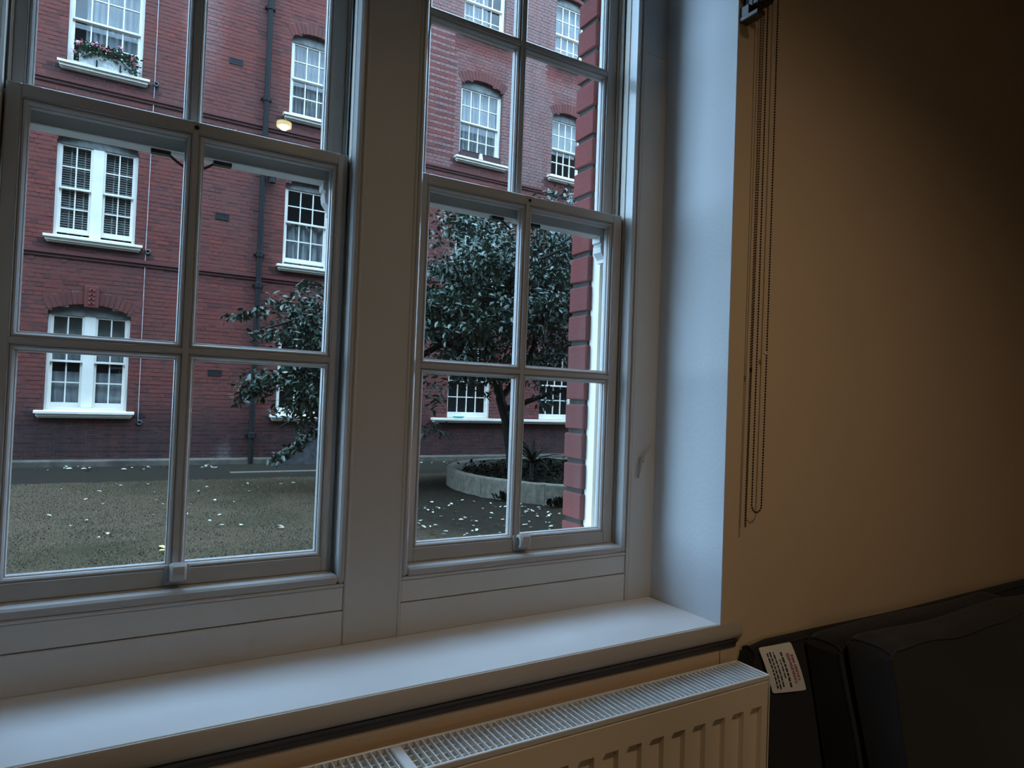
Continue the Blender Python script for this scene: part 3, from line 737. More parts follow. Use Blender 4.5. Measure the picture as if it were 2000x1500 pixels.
# ------------------------------------------------------------------ courtyard ground
FY = 12.07
def quad_grid(x0, x1, y0, y1, nx, ny, z, amp, seed):
    rr = random.Random(seed); m = MB(); vs = []
    for j in range(ny + 1):
        for i in range(nx + 1):
            vs.append((x0 + (x1 - x0) * i / nx, y0 + (y1 - y0) * j / ny, z + rr.uniform(-amp, amp)))
    m.add(vs, [(j * (nx + 1) + i, j * (nx + 1) + i + 1, (j + 1) * (nx + 1) + i + 1, (j + 1) * (nx + 1) + i) for j in range(ny) for i in range(nx)])
    return m
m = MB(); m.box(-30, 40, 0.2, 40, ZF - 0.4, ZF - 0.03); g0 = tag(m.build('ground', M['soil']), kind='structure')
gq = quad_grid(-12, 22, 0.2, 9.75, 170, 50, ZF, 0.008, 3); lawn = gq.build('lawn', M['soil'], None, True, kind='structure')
pq = quad_grid(-12, 22, 9.74, FY, 60, 6, ZF - 0.004, 0.002, 4); path = pq.build('path', M['tarmac'], None, True, kind='structure')
m = MB(); m.cbox(1.95, 3.7, 10.50, 10.66, ZF - 0.01, ZF + 0.010, 0.004)
tag(m.build('paving_slab', M['stone']), 'pale narrow paving slab lying in the dark path by the drainpipe', 'slab')

# ------------------------------------------------------------------ brick building across the courtyard
bld = empty('brick_building', (3.0, FY, ZF), label='tall red brick building with white sash windows across the courtyard', cat='building')
O = []   # openings: x0, x1, z0, spring, rise
def op(x0, x1, z0, zs, rise): O.append((x0, x1, z0, zs, rise)); return O[-1]
oA = op(-0.75, 0.385, 5.905, 7.65, 0.13); oA3 = op(-0.75, 0.385, 8.87, 10.45, 0.13)
oB = op(-0.82, 0.40, 2.925, 4.60, 0.13); oC = op(-0.82, 0.40, -0.045, 1.655, 0.14)
oD = op(2.945, 3.86, 5.93, 7.52, 0.13); oD3 = op(2.945, 3.86, 8.87, 10.45, 0.13)
oE = op(2.945, 3.86, 2.925, 4.55, 0.13); oF = op(2.945, 4.0, -0.045, 1.655, 0.13)
oG = op(6.715, 7.82, 5.92, 7.64, 0.15); oK = op(6.715, 7.82, 8.87, 10.45, 0.13)
oG1 = op(6.715, 7.82, 2.925, 4.60, 0.13); oI = op(6.67, 7.80, -0.045, 1.655, 0.13)
oH = op(9.24, 10.2, 5.99, 7.52, 0.13); oL = op(9.24, 10.2, 8.87, 10.45, 0.13)
oH1 = op(9.24, 10.2, 2.925, 4.60, 0.13); oJ = op(9.14, 10.2, -0.045, 1.655, 0.13)
def arc_half(o, z, grow=0.0):
    """half width of the opening (grown by the arch ring) at height z, or None"""
    x0, x1, z0, zs, r = o; w = (x1 - x0) / 2
    if z < z0: return None
    if z <= zs: return w
    Rr = (w * w + r * r) / (2 * r); cz = zs + r - Rr; q = (Rr + grow) ** 2 - (z - cz) ** 2
    if q <= 0: return None
    return min(math.sqrt(q), (w / (zs - cz)) * (z - cz) if grow else 99.0)
def gaps(z, grow):
    out = []
    for o in O:
        h = arc_half(o, z, grow)
        if h is not None: c = (o[0] + o[1]) / 2; out.append((c - h, c + h))
    return sorted(out)
def soot_shade(x, z):
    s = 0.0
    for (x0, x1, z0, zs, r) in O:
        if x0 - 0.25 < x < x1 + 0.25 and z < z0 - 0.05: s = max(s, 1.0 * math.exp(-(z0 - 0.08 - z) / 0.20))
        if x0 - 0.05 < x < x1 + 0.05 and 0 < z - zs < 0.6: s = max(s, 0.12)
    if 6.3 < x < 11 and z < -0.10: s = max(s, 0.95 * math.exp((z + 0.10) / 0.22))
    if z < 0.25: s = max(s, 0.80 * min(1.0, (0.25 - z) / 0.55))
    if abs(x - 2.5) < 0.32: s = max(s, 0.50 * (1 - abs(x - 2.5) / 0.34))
    for zc in (2.60, 5.55):  # shadow below the string courses, put into the brick tone
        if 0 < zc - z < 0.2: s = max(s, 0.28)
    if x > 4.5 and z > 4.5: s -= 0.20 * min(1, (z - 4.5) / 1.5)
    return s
bx0, bx1, bz0, bz1 = -4.0, 14.0, -0.90, 11.4
CH = 0.075
bs = MB(); mo = MB(); cand = []
row = 0; z = bz0
while z < bz1:
    zc = z + 0.0325; stretch = row % 2 == 0; L = 0.215 if stretch else 0.1025
    gp = gaps(zc, 0.215); x = bx0 - (0.056 if not stretch else 0.0) - R.uniform(0, 0.01)
    while x < bx1:
        segs = [(x, x + L)]
        for a, b in gp:
            ns = []
            for p, q in segs:
                if q <= a or p >= b: ns.append((p, q)); continue
                if p < a - 0.02: ns.append((p, a))
                if q > b + 0.02: ns.append((b, q))
            segs = ns
        for p, q in segs:
            dy = R.uniform(-0.003, 0.004); so_ = soot_shade((p + q) / 2, zc)
            if stretch and q - p > 0.21 and 4.9 < p < 6.55 and 5.75 < z < 8.9 and so_ <= 0 and len(cand) < 290 and R.random() < 0.97: cand.append((p, FY + dy, z))
            else: bs.box(p, q, FY + dy, FY + 0.10, z, z + 0.065, so_)
        x += L + 0.010
    gi = gaps(zc, 0.0); x = bx0
    for a, b in gi + [(bx1, bx1)]:
        if a > x: mo.add([(x, FY + 0.007, z - 0.006), (a, FY + 0.007, z - 0.006), (a, FY + 0.007, z + CH - 0.006), (x, FY + 0.007, z + CH - 0.006)], [(0, 1, 2, 3)])
        x = max(x, b)
    z += CH; row += 1
bs.build('brickwork', M['brick'], bld, kind='stuff')
mo.build('mortar_joints', M['mortar'], bld)
t_ = MB(); t_.box(0, 0.215, 0, 0.10, 0, 0.065, 0.0); bme = t_.mesh('brick', M['brick'])
for p in cand: sinst('brick', bme, bld, p)
# segmental arch rings
ar = MB()
for o in O:
    x0, x1, z0, zs, r = o; w = (x1 - x0) / 2; Rr = (w * w + r * r) / (2 * r); cx, cz = (x0 + x1) / 2, zs + r - Rr
    a0 = math.asin(w / Rr); nb = int(2 * a0 * Rr / 0.073)
    for i in range(nb):
        ta = -a0 + 2 * a0 * (i + 0.06) / nb; tb_ = -a0 + 2 * a0 * (i + 0.94) / nb; dy = R.uniform(-0.003, 0.003)
        pts = [(cx + q * math.sin(t), cz + q * math.cos(t)) for q, t in ((Rr, ta), (Rr, tb_), (Rr + 0.215, tb_), (Rr + 0.215, ta))]
        k0 = len(ar.f); ar.extrude(pts, 'y', FY - 0.004 + dy, FY + 0.11); ar.a += [0.22] * (len(ar.f) - k0)
ar.build('arch_bricks', M['brick'], bld, kind='stuff')
# rest of the block beyond the detailed part: plain brick-textured wings, plinth, courses, dim interior
def far_brick():
    b = NB('far_brickwork'); co = b.node('ShaderNodeNewGeometry').outputs['Position']
    mp = b.node('ShaderNodeMapping'); mp.inputs['Rotation'].default_value = (math.radians(90), 0, 0); b.link(co, mp.inputs[0])
    bt = b.node('ShaderNodeTexBrick'); b.link(mp.outputs[0], bt.inputs[0]); bt.inputs['Scale'].default_value = 1.0
    bt.inputs['Brick Width'].default_value = 0.225; bt.inputs['Row Height'].default_value = 0.075; bt.inputs['Mortar Size'].default_value = 0.006
    bt.inputs['Color1'].default_value = (0.20, 0.075, 0.068, 1); bt.inputs['Color2'].default_value = (0.12, 0.048, 0.045, 1); bt.inputs['Mortar'].default_value = (0.15, 0.12, 0.11, 1)
    b.set(bt.outputs['Color'], 0.9); b.bump(bt.outputs['Fac'], 0.3, 0.01); return b.m
M['farbrick'] = far_brick()
m = MB(); m.box(-6.5, bx0, FY, FY + 9.0, -1.0, 11.4); m.box(bx1, 24, FY, FY + 9.0, -1.0, 11.4); m.build('side_wing', M['farbrick'], bld)
m = MB(); m.cbox(-6.55, 24, FY - 0.05, FY + 9.0, 11.4, 11.62, 0.02); m.build('coping', M['stone'], bld)
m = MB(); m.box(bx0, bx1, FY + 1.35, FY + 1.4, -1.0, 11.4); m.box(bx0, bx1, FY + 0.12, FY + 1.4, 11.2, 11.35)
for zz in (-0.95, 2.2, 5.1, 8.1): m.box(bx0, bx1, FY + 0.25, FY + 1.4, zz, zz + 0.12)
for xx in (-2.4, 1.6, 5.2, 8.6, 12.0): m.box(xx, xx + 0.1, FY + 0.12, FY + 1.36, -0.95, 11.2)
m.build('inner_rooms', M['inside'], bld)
m = MB(); m.extrude([(FY - 0.11, ZF - 0.02), (FY - 0.11, ZF + 0.085), (FY - 0.09, ZF + 0.10), (FY + 0.05, ZF + 0.125), (FY + 0.05, ZF - 0.02)], 'x', -6.5, 24); m.build('plinth', M['plinth'], bld)
for zz in (2.605, 5.555):
    m = MB(); m.box(bx0, bx1, FY - 0.045, FY + 0.02, zz, zz + 0.045, 0.35); m.box(bx0, bx1, FY - 0.022, FY + 0.02, zz - 0.055, zz, 0.7); m.box(bx0, bx1, FY - 0.03, FY + 0.02, zz + 0.045, zz + 0.06, 0.1)  # lower strip darkest: the band's shadow is in its colour
    m.build('string_course', M['brick'], bld)
# carved keystone over the lower left window
m = MB(); m.cbox(-0.31, -0.10, FY - 0.05, FY + 0.05, 1.735, 2.115, 0.012); ks = m.build('keystone', M['brick'], bld)
m = MB()
for i in range(4):
    zz = 1.80 + i * 0.075
    for s in (-1, 1): m.ball((-0.205 + s * 0.028, FY - 0.052, zz + 0.01), 0.026, 8, 5, 1, 0.7, 1.3)
    m.ball((-0.205, FY - 0.056, zz + 0.035), 0.018, 8, 5)
m.build('carved_leaves', M['brick'], ks, True)
# air bricks
for (x, z) in ((1.93, 6.69), (1.81, 3.68), (1.81, 0.715)):
    m = MB(); m.box(x - 0.12, x + 0.12, FY - 0.012, FY + 0.02, z - 0.058, z - 0.048); m.box(x - 0.12, x + 0.12, FY - 0.012, FY + 0.02, z + 0.048, z + 0.058)
    for i in range(9): m.box(x - 0.12 + i * 0.029, x - 0.12 + i * 0.029 + 0.012, FY - 0.01, FY + 0.02, z - 0.05, z + 0.05)
    m.box(x - 0.12, x + 0.12, FY - 0.004, FY + 0.02, z - 0.05, z + 0.05); m.build('air_brick', M['dark'], bld)
# drainpipe, waste outlet and thin cable
dp = MB(); dp.tube([(2.50, FY - 0.09, ZF), (2.50, FY - 0.09, 11.5)], 0.050, 14); dpo = dp.build('drainpipe', M['iron'], bld, True)
for zz in (-0.45, 0.35, 2.45, 3.05, 5.05, 6.1, 7.9, 9.7):
    m = MB(); m.lathe([(0.05, -0.06), (0.066, -0.055), (0.066, 0.045), (0.05, 0.06)], (2.50, FY - 0.09, zz), 14); m.cbox(2.40, 2.60, FY - 0.05, FY, zz - 0.02, zz + 0.02, 0.004); m.build('pipe_collar', M['iron'], dpo, True)
m = MB(); m.tube([(2.66, FY + 0.02, 4.62), (2.66, FY - 0.12, 4.60), (2.66, FY - 0.14, 4.52), (2.66, FY - 0.14, 4.46)], 0.062, 12); m.ball((2.66, FY - 0.12, 4.60), 0.085, 12, 8); m.build('pipe_outlet', M['iron'], bld, True)
m = MB(); m.tube([(0.58, FY - 0.015, 11.3), (0.585, FY - 0.015, 5.9), (0.575, FY - 0.015, 2.9), (0.585, FY - 0.015, -0.2)], 0.0055, 5)
cbl = m.build('white_cable', M['cable'], bld, True)
for zz in (5.88, 2.83, -0.24):
    m = MB(); m.tube([(0.61 + 0.035 * math.cos(t), FY - 0.02, zz + 0.035 * math.sin(t)) for t in [i * 0.55 for i in range(12)]], 0.016, 6); m.build('wall_eye', M['lead'], cbl, True)

# windows
PANE = MB(); PANE.box(0, 1, 0, 1, 0, 1); PANE_ME = PANE.mesh('pane', M['glass_far'])
def light_grid(m, x0, x1, z0, z1, cols, rows, y, st, top, bot, mw, root_panes):
    """one sash: stiles, rails, glazing bars"""
    m.cbox(x0, x0 + st, y, y + 0.045, z0, z1, 0.003); m.cbox(x1 - st, x1, y, y + 0.045, z0, z1, 0.003)
    m.cbox(x0 + st, x1 - st, y + 0.001, y + 0.045, z0, z0 + bot, 0.003); m.cbox(x0 + st, x1 - st, y + 0.001, y + 0.045, z1 - top, z1, 0.003)
    gx0, gx1, gz0, gz1 = x0 + st, x1 - st, z0 + bot, z1 - top
    for i in range(1, cols):
        x = gx0 + (gx1 - gx0) * i / cols; m.cbox(x - mw / 2, x + mw / 2, y + 0.004, y + 0.04, gz0, gz1, 0.003)
    for j in range(1, rows):
        z = gz0 + (gz1 - gz0) * j / rows; m.cbox(gx0, gx1, y + 0.006, y + 0.04, z - mw / 2, z + mw / 2, 0.003)
    for i in range(cols):
        for j in range(rows):
            root_panes.append((gx0 + (gx1 - gx0) * i / cols, gx0 + (gx1 - gx0) * (i + 1) / cols, gz0 + (gz1 - gz0) * j / rows, gz0 + (gz1 - gz0) * (j + 1) / rows, y + 0.022))
def cloth(x0, x1, z0, z1, y, mat, parent, folds=9, amp=0.03, name='curtain', droop=0.0, seed=1):
    rr = random.Random(seed); m = MB(); nx, nz = 60, 8; vs = []
    ph = [rr.uniform(0, 6) for _ in range(4)]
    for j in range(nz + 1):
        w = j / nz
        for i in range(nx + 1):
            u = i / nx
            zz = z0 + (z1 - z0) * w - droop * math.sin(math.pi * u * 3 + ph[0]) ** 2 * w
            vs.append((x0 + (x1 - x0) * u, y + amp * math.sin(2 * math.pi * folds * u + ph[1] + 0.5 * w) + 0.4 * amp * math.sin(2 * math.pi * folds * 2.3 * u + ph[2]), zz))
    m.add(vs, [(j * (nx + 1) + i, j * (nx + 1) + i + 1, (j + 1) * (nx + 1) + i + 1, (j + 1) * (nx + 1) + i) for j in range(nz) for i in range(nx)])
    return m.build(name, mat, parent, True)
def sill(x0, x1, z, parent, deep=0.13, wear=False):
    m = MB(); t = 0.055
    m.extrude([(FY + 0.12, z + 0.005), (FY - deep + 0.01, z - 0.012), (FY - deep, z - 0.02), (FY - deep, z - t), (FY + 0.12, z - t)], 'x', x0, x1)
    m.cbox(x0 + 0.03, x1 - 0.03, FY - deep + 0.035, FY + 0.1, z - t - 0.05, z - t - 0.001, 0.006)
    m.cbox(x0 + 0.05, x1 - 0.05, FY - deep + 0.075, FY + 0.1, z - t - 0.075, z - t - 0.051, 0.006)
    return m.build('sill', M['paint_out'], parent)
def far_window(o, cols, double=False, lower_up=0.0, mid=0.5, s0=None, s1=None, sillw=0.12, do_sill=True, deep=0.13):
    x0, x1, z0, zs, r = o; m = MB(); y = FY + 0.125; fw = 0.052; zt = zs + r + 0.02; panes = []
    m.cbox(x0, x0 + fw, y - 0.012, y + 0.10, z0, zs - 0.07, 0.004); m.cbox(x1 - fw, x1, y - 0.012, y + 0.10, z0, zs - 0.07, 0.004)
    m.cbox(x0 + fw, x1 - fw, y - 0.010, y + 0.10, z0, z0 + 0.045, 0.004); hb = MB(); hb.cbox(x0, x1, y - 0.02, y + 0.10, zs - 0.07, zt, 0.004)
    spans = [(x0 + fw, x1 - fw)]
    if double:
        cx = (x0 + x1) / 2; m.cbox(cx - 0.085, cx + 0.085, y - 0.014, y + 0.10, z0 + 0.045, zs - 0.06, 0.005); spans = [(x0 + fw, cx - 0.085), (cx + 0.085, x1 - fw)]
    ztop, zb = zs - 0.06, z0 + 0.045; zm = zb + (ztop - zb) * mid
    for a, b in spans:
        light_grid(m, a, b, zm - 0.018, ztop, cols, 2, y, 0.032, 0.035, 0.036, 0.022, panes)
        light_grid(m, a, b, zb + lower_up, zm + 0.018 + lower_up * 0.3, cols, 2, y + 0.048, 0.038, 0.036, 0.085, 0.022, panes)
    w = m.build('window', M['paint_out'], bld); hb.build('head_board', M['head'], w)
    for (a, b, c, d, yy) in panes:
        p = sinst('pane', PANE_ME, w, (a, yy, c), scale=(b - a, 0.004, d - c))
    if do_sill: sill((x0 if s0 is None else s0) - (sillw if s0 is None else 0), (x1 if s1 is None else s1) + (sillw if s1 is None else 0), z0, w, deep)
    return w
cy = FY + 0.27
wA = far_window(oA, 4, mid=0.49); cloth(-0.5, 0.38, 5.95, 7.7, cy, M['curtain'], wA, 8, 0.03, seed=3)
wA3 = far_window(oA3, 4); cloth(-0.72, 0.38, 8.9, 10.5, cy, M['curtain'], wA3, 8, 0.03, seed=13)
wB = far_window(oB, 2, True, 0.045, 0.52)
m = MB()
for xa, xb in ((-0.77, -0.30), (-0.12, 0.35)):
    for i in range(38):
        zz = 3.02 + i * 0.041; m.add([(xa, cy - 0.04, zz), (xb, cy - 0.04, zz), (xb, cy - 0.018, zz + 0.026), (xa, cy - 0.018, zz + 0.026)], [(0, 1, 2, 3)])
m.build('blind_slats', M['blind'], wB, kind='stuff')
m = MB()
for xx in (-0.62, -0.42, 0.02, 0.22): m.box(xx, xx + 0.022, cy - 0.048, cy - 0.042, 3.0, 4.56)
m.build('blind_tapes', M['blind'], wB)
wC = far_window(oC, 2, True, 0.0, 0.50); cloth(-0.78, 0.36, 0.0, 0.62, cy, M['curtain'], wC, 7, 0.015, seed=4); cloth(-0.78, 0.36, 0.8, 1.75, cy + 0.05, M['curtain_dark'], wC, 5, 0.02, seed=14)
wD = far_window(oD, 3, mid=0.52); cloth(2.98, 3.35, 5.95, 7.6, cy, M['curtain'], wD, 5, 0.03, seed=5); cloth(3.3, 3.82, 5.95, 7.6, cy + 0.03, M['curtain'], wD, 5, 0.03, seed=15)
far_window(oD3, 3)
wE = far_window(oE, 3, False, 0.05, 0.56, deep=0.15); cloth(2.98, 3.84, 2.95, 3.86, cy, M['curtain'], wE, 4, 0.05, droop=0.07, seed=6)
wF = far_window(oF, 3, False, 0.0); far_window(oG1, 4)
wG = far_window(oG, 4, mid=0.52); cloth(6.75, 7.78, 5.95, 7.75, cy, M['curtain'], wG, 9, 0.03, seed=7)
wK = far_window(oK, 4); cloth(6.75, 7.45, 8.9, 10.5, cy, M['curtain'], wK, 6, 0.03, seed=8)
wH = far_window(oH, 4, mid=0.5); cloth(9.28, 10.2, 6.75, 7.6, cy, M['curtain_dark'], wH, 2, 0.006, name='roller_shade', seed=9)
wL = far_window(oL, 4); cloth(9.28, 10.2, 8.9, 10.5, cy, M['curtain'], wL, 7, 0.02, seed=10)
far_window(oH1, 4)
wI = far_window(oI, 4, do_sill=False); wJ = far_window(oJ, 4, do_sill=False)
m = MB(); m.cbox(6.27, 10.6, FY - 0.16, FY + 0.1, -0.105, -0.048, 0.008); m.cbox(6.31, 10.56, FY - 0.11, FY + 0.1, -0.15, -0.106, 0.008); m.build('long_ledge', M['paint_out'], bld)
# small turquoise dish on the long ledge
m = MB(); m.lathe([(0, -0.02), (0.10, -0.02), (0.16, 0.02), (0.15, 0.025), (0.09, -0.01), (0, -0.01)], (6.92, FY - 0.08, -0.026), 20)
for i in range(len(m.v)): m.v[i] = (m.v[i][0], FY - 0.08 + (m.v[i][1] - FY + 0.08) * 0.45, m.v[i][2])
tag(m.build('shallow_dish', simple('turquoise_glaze', (0.10, 0.42, 0.38), 0.4, bump=0), None, True), 'small turquoise dish standing on the long white ledge', 'dish')

# flower boxes
fb = empty('flower_box', (-0.12, FY - 0.05, 5.905), label='weathered white trough with two dark brackets on the upper left sill', cat='planter')
m = MB(); m.extrude([(FY - 0.12, 5.895), (FY + 0.06, 5.895), (FY + 0.085, 6.09), (FY - 0.145, 6.09), (FY - 0.13, 6.08), (FY - 0.108, 5.908)], 'x', -0.565, 0.215)
m.build('trough', simple('weathered_white_wood', (0.62, 0.62, 0.58), 0.8, nscale=25, var=0.25), fb)
for xx in (-0.305, 0.045):
    m = MB(); m.cbox(xx - 0.012, xx + 0.012, FY - 0.155, FY - 0.115, 5.89, 6.0, 0.003); m.build('bracket', M['iron'], fb)
LF = MB()   # leaf-shaped blade, folded along the midrib, unit length
LF.add([(0, 0, 0), (0.22, 0.35, 0.05), (0, 0.38, 0), (-0.22, 0.35, 0.05), (0.17, 0.72, 0.04), (0, 1.0, -0.06), (-0.17, 0.72, 0.04), (0, 0.72, 0)],
       [(0, 1, 2), (0, 2, 3), (1, 4, 7, 2), (2, 7, 6, 3), (4, 5, 7), (7, 5, 6)])
LV = np.array(LF.v); LFC = LF.f
def leaves_mesh(items):
    """items: (pos, Euler-like yaw, pitch, roll, size) -> MB of leaf blades"""
    m = MB()
    for (p, yaw, pitch, roll, s) in items:
        Rm = np.array((Matrix.Rotation(yaw, 3, 'Z') @ Matrix.Rotation(pitch, 3, 'X') @ Matrix.Rotation(roll, 3, 'Y')))
        v = LV @ Rm.T * s + np.array(p); m.add(v.tolist(), LFC)
    return m
gx = [-0.50, -0.33, -0.16, 0.02, 0.19]
desc = ['leftmost pink geranium spilling over the end of the white trough', 'geranium with red and pink heads, second from the left in the trough',
        'dark bushy geranium in the middle of the white trough', 'geranium with one tall pink head, right of the trough middle', 'rightmost trailing geranium hanging past the trough end']
blooms = [[(-0.10, 0.13, 0), (-0.13, -0.02, 0), (-0.05, 0.15, 1)], [(-0.04, 0.17, 0), (0.06, 0.16, 1), (0.0, 0.19, 0)], [(-0.05, 0.14, 1), (0.03, 0.12, 1)], [(0.02, 0.23, 0)], [(0.02, 0.09, 1), (0.07, 0.02, 1)]]
for i, x in enumerate(gx):
    gp_ = empty('geranium', (x, FY - 0.03, 6.08), label=desc[i], cat='plant', group='geraniums in the window box')
    it = []
    for k in range(210):
        a = R.uniform(0, 6.28); rr = R.uniform(0, 0.15); h = R.uniform(-0.10 if i in (0, 4) else -0.05, 0.19)
        it.append(((x + rr * math.cos(a) + (0.07 if i == 4 else 0) * (0.15 - h), FY - 0.06 + 0.75 * rr * math.sin(a) - (0.06 if h < 0 else 0), 6.09 + h - (0.12 if i == 4 else 0) * R.random()), R.uniform(0, 6.28), R.uniform(-0.6, 0.9), R.uniform(-.6, .6), R.uniform(0.05, 0.09)))
    leaves_mesh(it).build('foliage', M['geranium'], gp_)
    for (dx, dz, kind) in blooms[i]:
        m = MB()
        for k in range(16): m.ball((x + dx + R.gauss(0, 0.016), FY - 0.12 + R.gauss(0, 0.014), 6.09 + dz + R.gauss(0, 0.013)), 0.012, 5, 3)
        m.build('blossom', M['petal_red'] if kind else M['petal'], gp_)
        m = MB(); m.tube([(x, FY - 0.04, 6.08), (x + dx, FY - 0.12, 6.09 + dz)], 0.004, 5); m.build('flower_stalk', M['geranium'], gp_)
for (xa, xb, lab) in ((6.73, 7.16, 'left dark brown window box on the upper right sill'), (7.27, 7.74, 'right dark brown window box on the upper right sill')):
    m = MB(); m.extrude([(FY - 0.11, 5.912), (FY + 0.05, 5.912), (FY + 0.07, 6.045), (FY - 0.13, 6.045), (FY - 0.12, 6.035), (FY - 0.1, 5.925)], 'x', xa, xb)
    tag(m.build('window_box', simple('brown_timber', (0.075, 0.035, 0.035), 0.8, nscale=20)), lab, 'planter')
m = MB(); m.extrude([(7.165, 5.91), (7.265, 5.91), (7.235, 6.05), (7.195, 6.05)], 'y', FY - 0.135, FY - 0.02)
tag(m.build('white_wedge', M['paint_out']), 'white tapered block between the two brown window boxes', 'block')

# sloping stair side against the facade
m = MB(); m.extrude([(2.95, ZF), (4.6, ZF), (4.6, 0.12), (4.5, 0.12), (2.95, -0.90)], 'y', FY - 0.42, FY - 0.16)
st = tag(m.build('stair_side', simple('sooty_render', (0.06, 0.055, 0.055), 0.95, nscale=10, var=0.4)), 'dark sloping stair side wall against the brick facade', 'wall')
m = MB(); m.extrude([(2.93, -0.90), (4.5, 0.12), (4.6, 0.12), (4.6, 0.18), (4.47, 0.18), (2.90, -0.845)], 'y', FY - 0.46, FY - 0.12); m.build('coping', M['plinth'], st)

# ------------------------------------------------------------------ round planter, its plants, the tree
PC = (6.95, 7.45); PR = 2.2
pl = empty('round_planter', (PC[0], PC[1], ZF), label='round raised bed with a mossy pale concrete kerb on the lawn', cat='planter')
nseg = 26
for i in range(nseg):
    a0 = 2 * math.pi * i / nseg + 0.0012; a1 = 2 * math.pi * (i + 1) / nseg - 0.0012; m = MB(); n = 4; vs = []
    for j in range(n + 1):
        a = a0 + (a1 - a0) * j / n
        for r_, z_ in ((PR, ZF - 0.04), (PR, ZF + 0.27), (PR - 0.015, ZF + 0.285), (PR - 0.115, ZF + 0.285), (PR - 0.13, ZF + 0.27), (PR - 0.13, ZF - 0.04)):
            vs.append((PC[0] + r_ * math.cos(a), PC[1] + r_ * math.sin(a), z_ + R.uniform(-0.004, 0.004)))
    m.add(vs, [(j * 6 + k, j * 6 + (k + 1) % 6, (j + 1) * 6 + (k + 1) % 6, (j + 1) * 6 + k) for j in range(n) for k in range(6)] + [tuple(range(6))[::-1], tuple(n * 6 + k for k in range(6))])
    m.build('kerb_stone', M['stone'], pl)
m = MB(); m.lathe([(0, ZF + 0.17), (1.0, ZF + 0.18), (PR - 0.12, ZF + 0.15)], (PC[0], PC[1], 0), 48); m.build('soil', M['bed'], pl, True)
it = []
for k in range(2600):
    a = R.uniform(0, 6.28); r_ = (PR - 0.2) * math.sqrt(R.random())
    it.append(((PC[0] + r_ * math.cos(a), PC[1] + r_ * math.sin(a), ZF + 0.17 + abs(R.gauss(0, 0.05))), R.uniform(0, 6.28), R.uniform(-0.2, 0.9), R.uniform(-.6, .6), R.uniform(0.06, 0.12)))
tag(leaves_mesh(it).build('ground_cover', M['ivy']), 'dark low ground cover filling the round raised bed', 'planting', kind='stuff')
sp = empty('spiky_plant', (5.86, 7.2, ZF + 0.17), label='dark spiky strap-leaved plant standing in the round bed', cat='plant')
for k in range(20):
    a = -0.4 + 6.3 * k / 20 + R.uniform(-.2, .2); L = R.uniform(0.35, 0.58); m = MB(); el = R.uniform(0.25, 1.3)
    p = [Vector((5.86, 7.2, ZF + 0.45)) + Vector((math.cos(a) * math.cos(el - 0.9 * t), math.sin(a) * math.cos(el - 0.9 * t), math.sin(el - 0.5 * t))) * (L * t) for t in (0, 0.3, 0.6, 0.85, 1.0)]
    side = Vector((-math.sin(a), math.cos(a), 0)); ws = (0.018, 0.03, 0.026, 0.015, 0.002)
    vs = [q for pp, w_ in zip(p, ws) for q in (pp - side * w_, pp + Vector((0, 0, -w_ * 0.5)), pp + side * w_)]
    m.add(vs, [(i * 3 + j, i * 3 + j + 1, i * 3 + 4 + j, i * 3 + 3 + j) for i in range(4) for j in range(2)]); m.build('strap_leaf', M['spiky'], sp, True)
m = MB(); m.tube([(5.86, 7.2, ZF + 0.15), (5.85, 7.2, ZF + 0.47)], [0.035, 0.022], 8); m.build('stem', M['bark'], sp, True)
for (x, y, lab) in ((4.98, 6.45, 'small dark weed tuft at the foot of the kerb'), (5.38, 5.78, 'second dark weed tuft at the kerb, nearer the window')):
    it = [((x + R.gauss(0, 0.07), y + R.gauss(0, 0.05), ZF + R.uniform(0, 0.03)), R.uniform(0, 6.28), R.uniform(0.6, 1.5), 0, R.uniform(0.08, 0.17)) for _ in range(40)]
    tag(leaves_mesh(it).build('weed_tuft', M['ivy']), lab, 'plant')

tree = empty('courtyard_tree', (6.05, 8.05, ZF + 0.15), label='broad dark green leafy tree growing in the round raised bed', cat='tree')
tb0 = Vector((6.05, 8.05, ZF + 0.12)); trunk = MB()
fork = Vector((5.72, 8.02, 0.42))
trunk.tube([tb0, (6.0, 8.05, -0.5), (5.86, 8.02, 0.05), fork, (5.5, 8.0, 1.1)], [0.13, 0.105, 0.09, 0.08, 0.06], 10)
trunk.build('trunk', M['bark'], tree, True)
limbs = [[fork, (6.2, 8.0, 1.0), (6.6, 8.1, 2.0), (6.9, 8.2, 3.0)], [(5.5, 8.0, 1.1), (5.3, 8.0, 2.0), (5.6, 8.0, 3.3)], [(5.6, 8.0, 0.8), (4.7, 8.1, 1.3), (3.6, 8.2, 1.6), (2.5, 8.3, 1.5), (1.9, 8.35, 1.25)],
         [(4.7, 8.1, 1.3), (4.0, 7.9, 0.9), (3.0, 8.0, 0.5), (2.2, 8.1, -0.1)], [(5.8, 8.0, 0.25), (6.5, 7.7, 0.55), (7.3, 7.5, 0.75)], [(5.5, 8.0, 1.1), (4.9, 7.6, 1.9), (4.4, 7.3, 2.4)], [(5.3, 8, 2.0), (5.8, 7.3, 2.6), (6.3, 6.9, 2.9)]]
for L in limbs:
    m = MB(); k = len(L); m.tube(L, [0.055 - 0.042 * i / (k - 1) for i in range(k)], 8); m.build('branch', M['bark'], tree, True)
rt = random.Random(21)
items = []
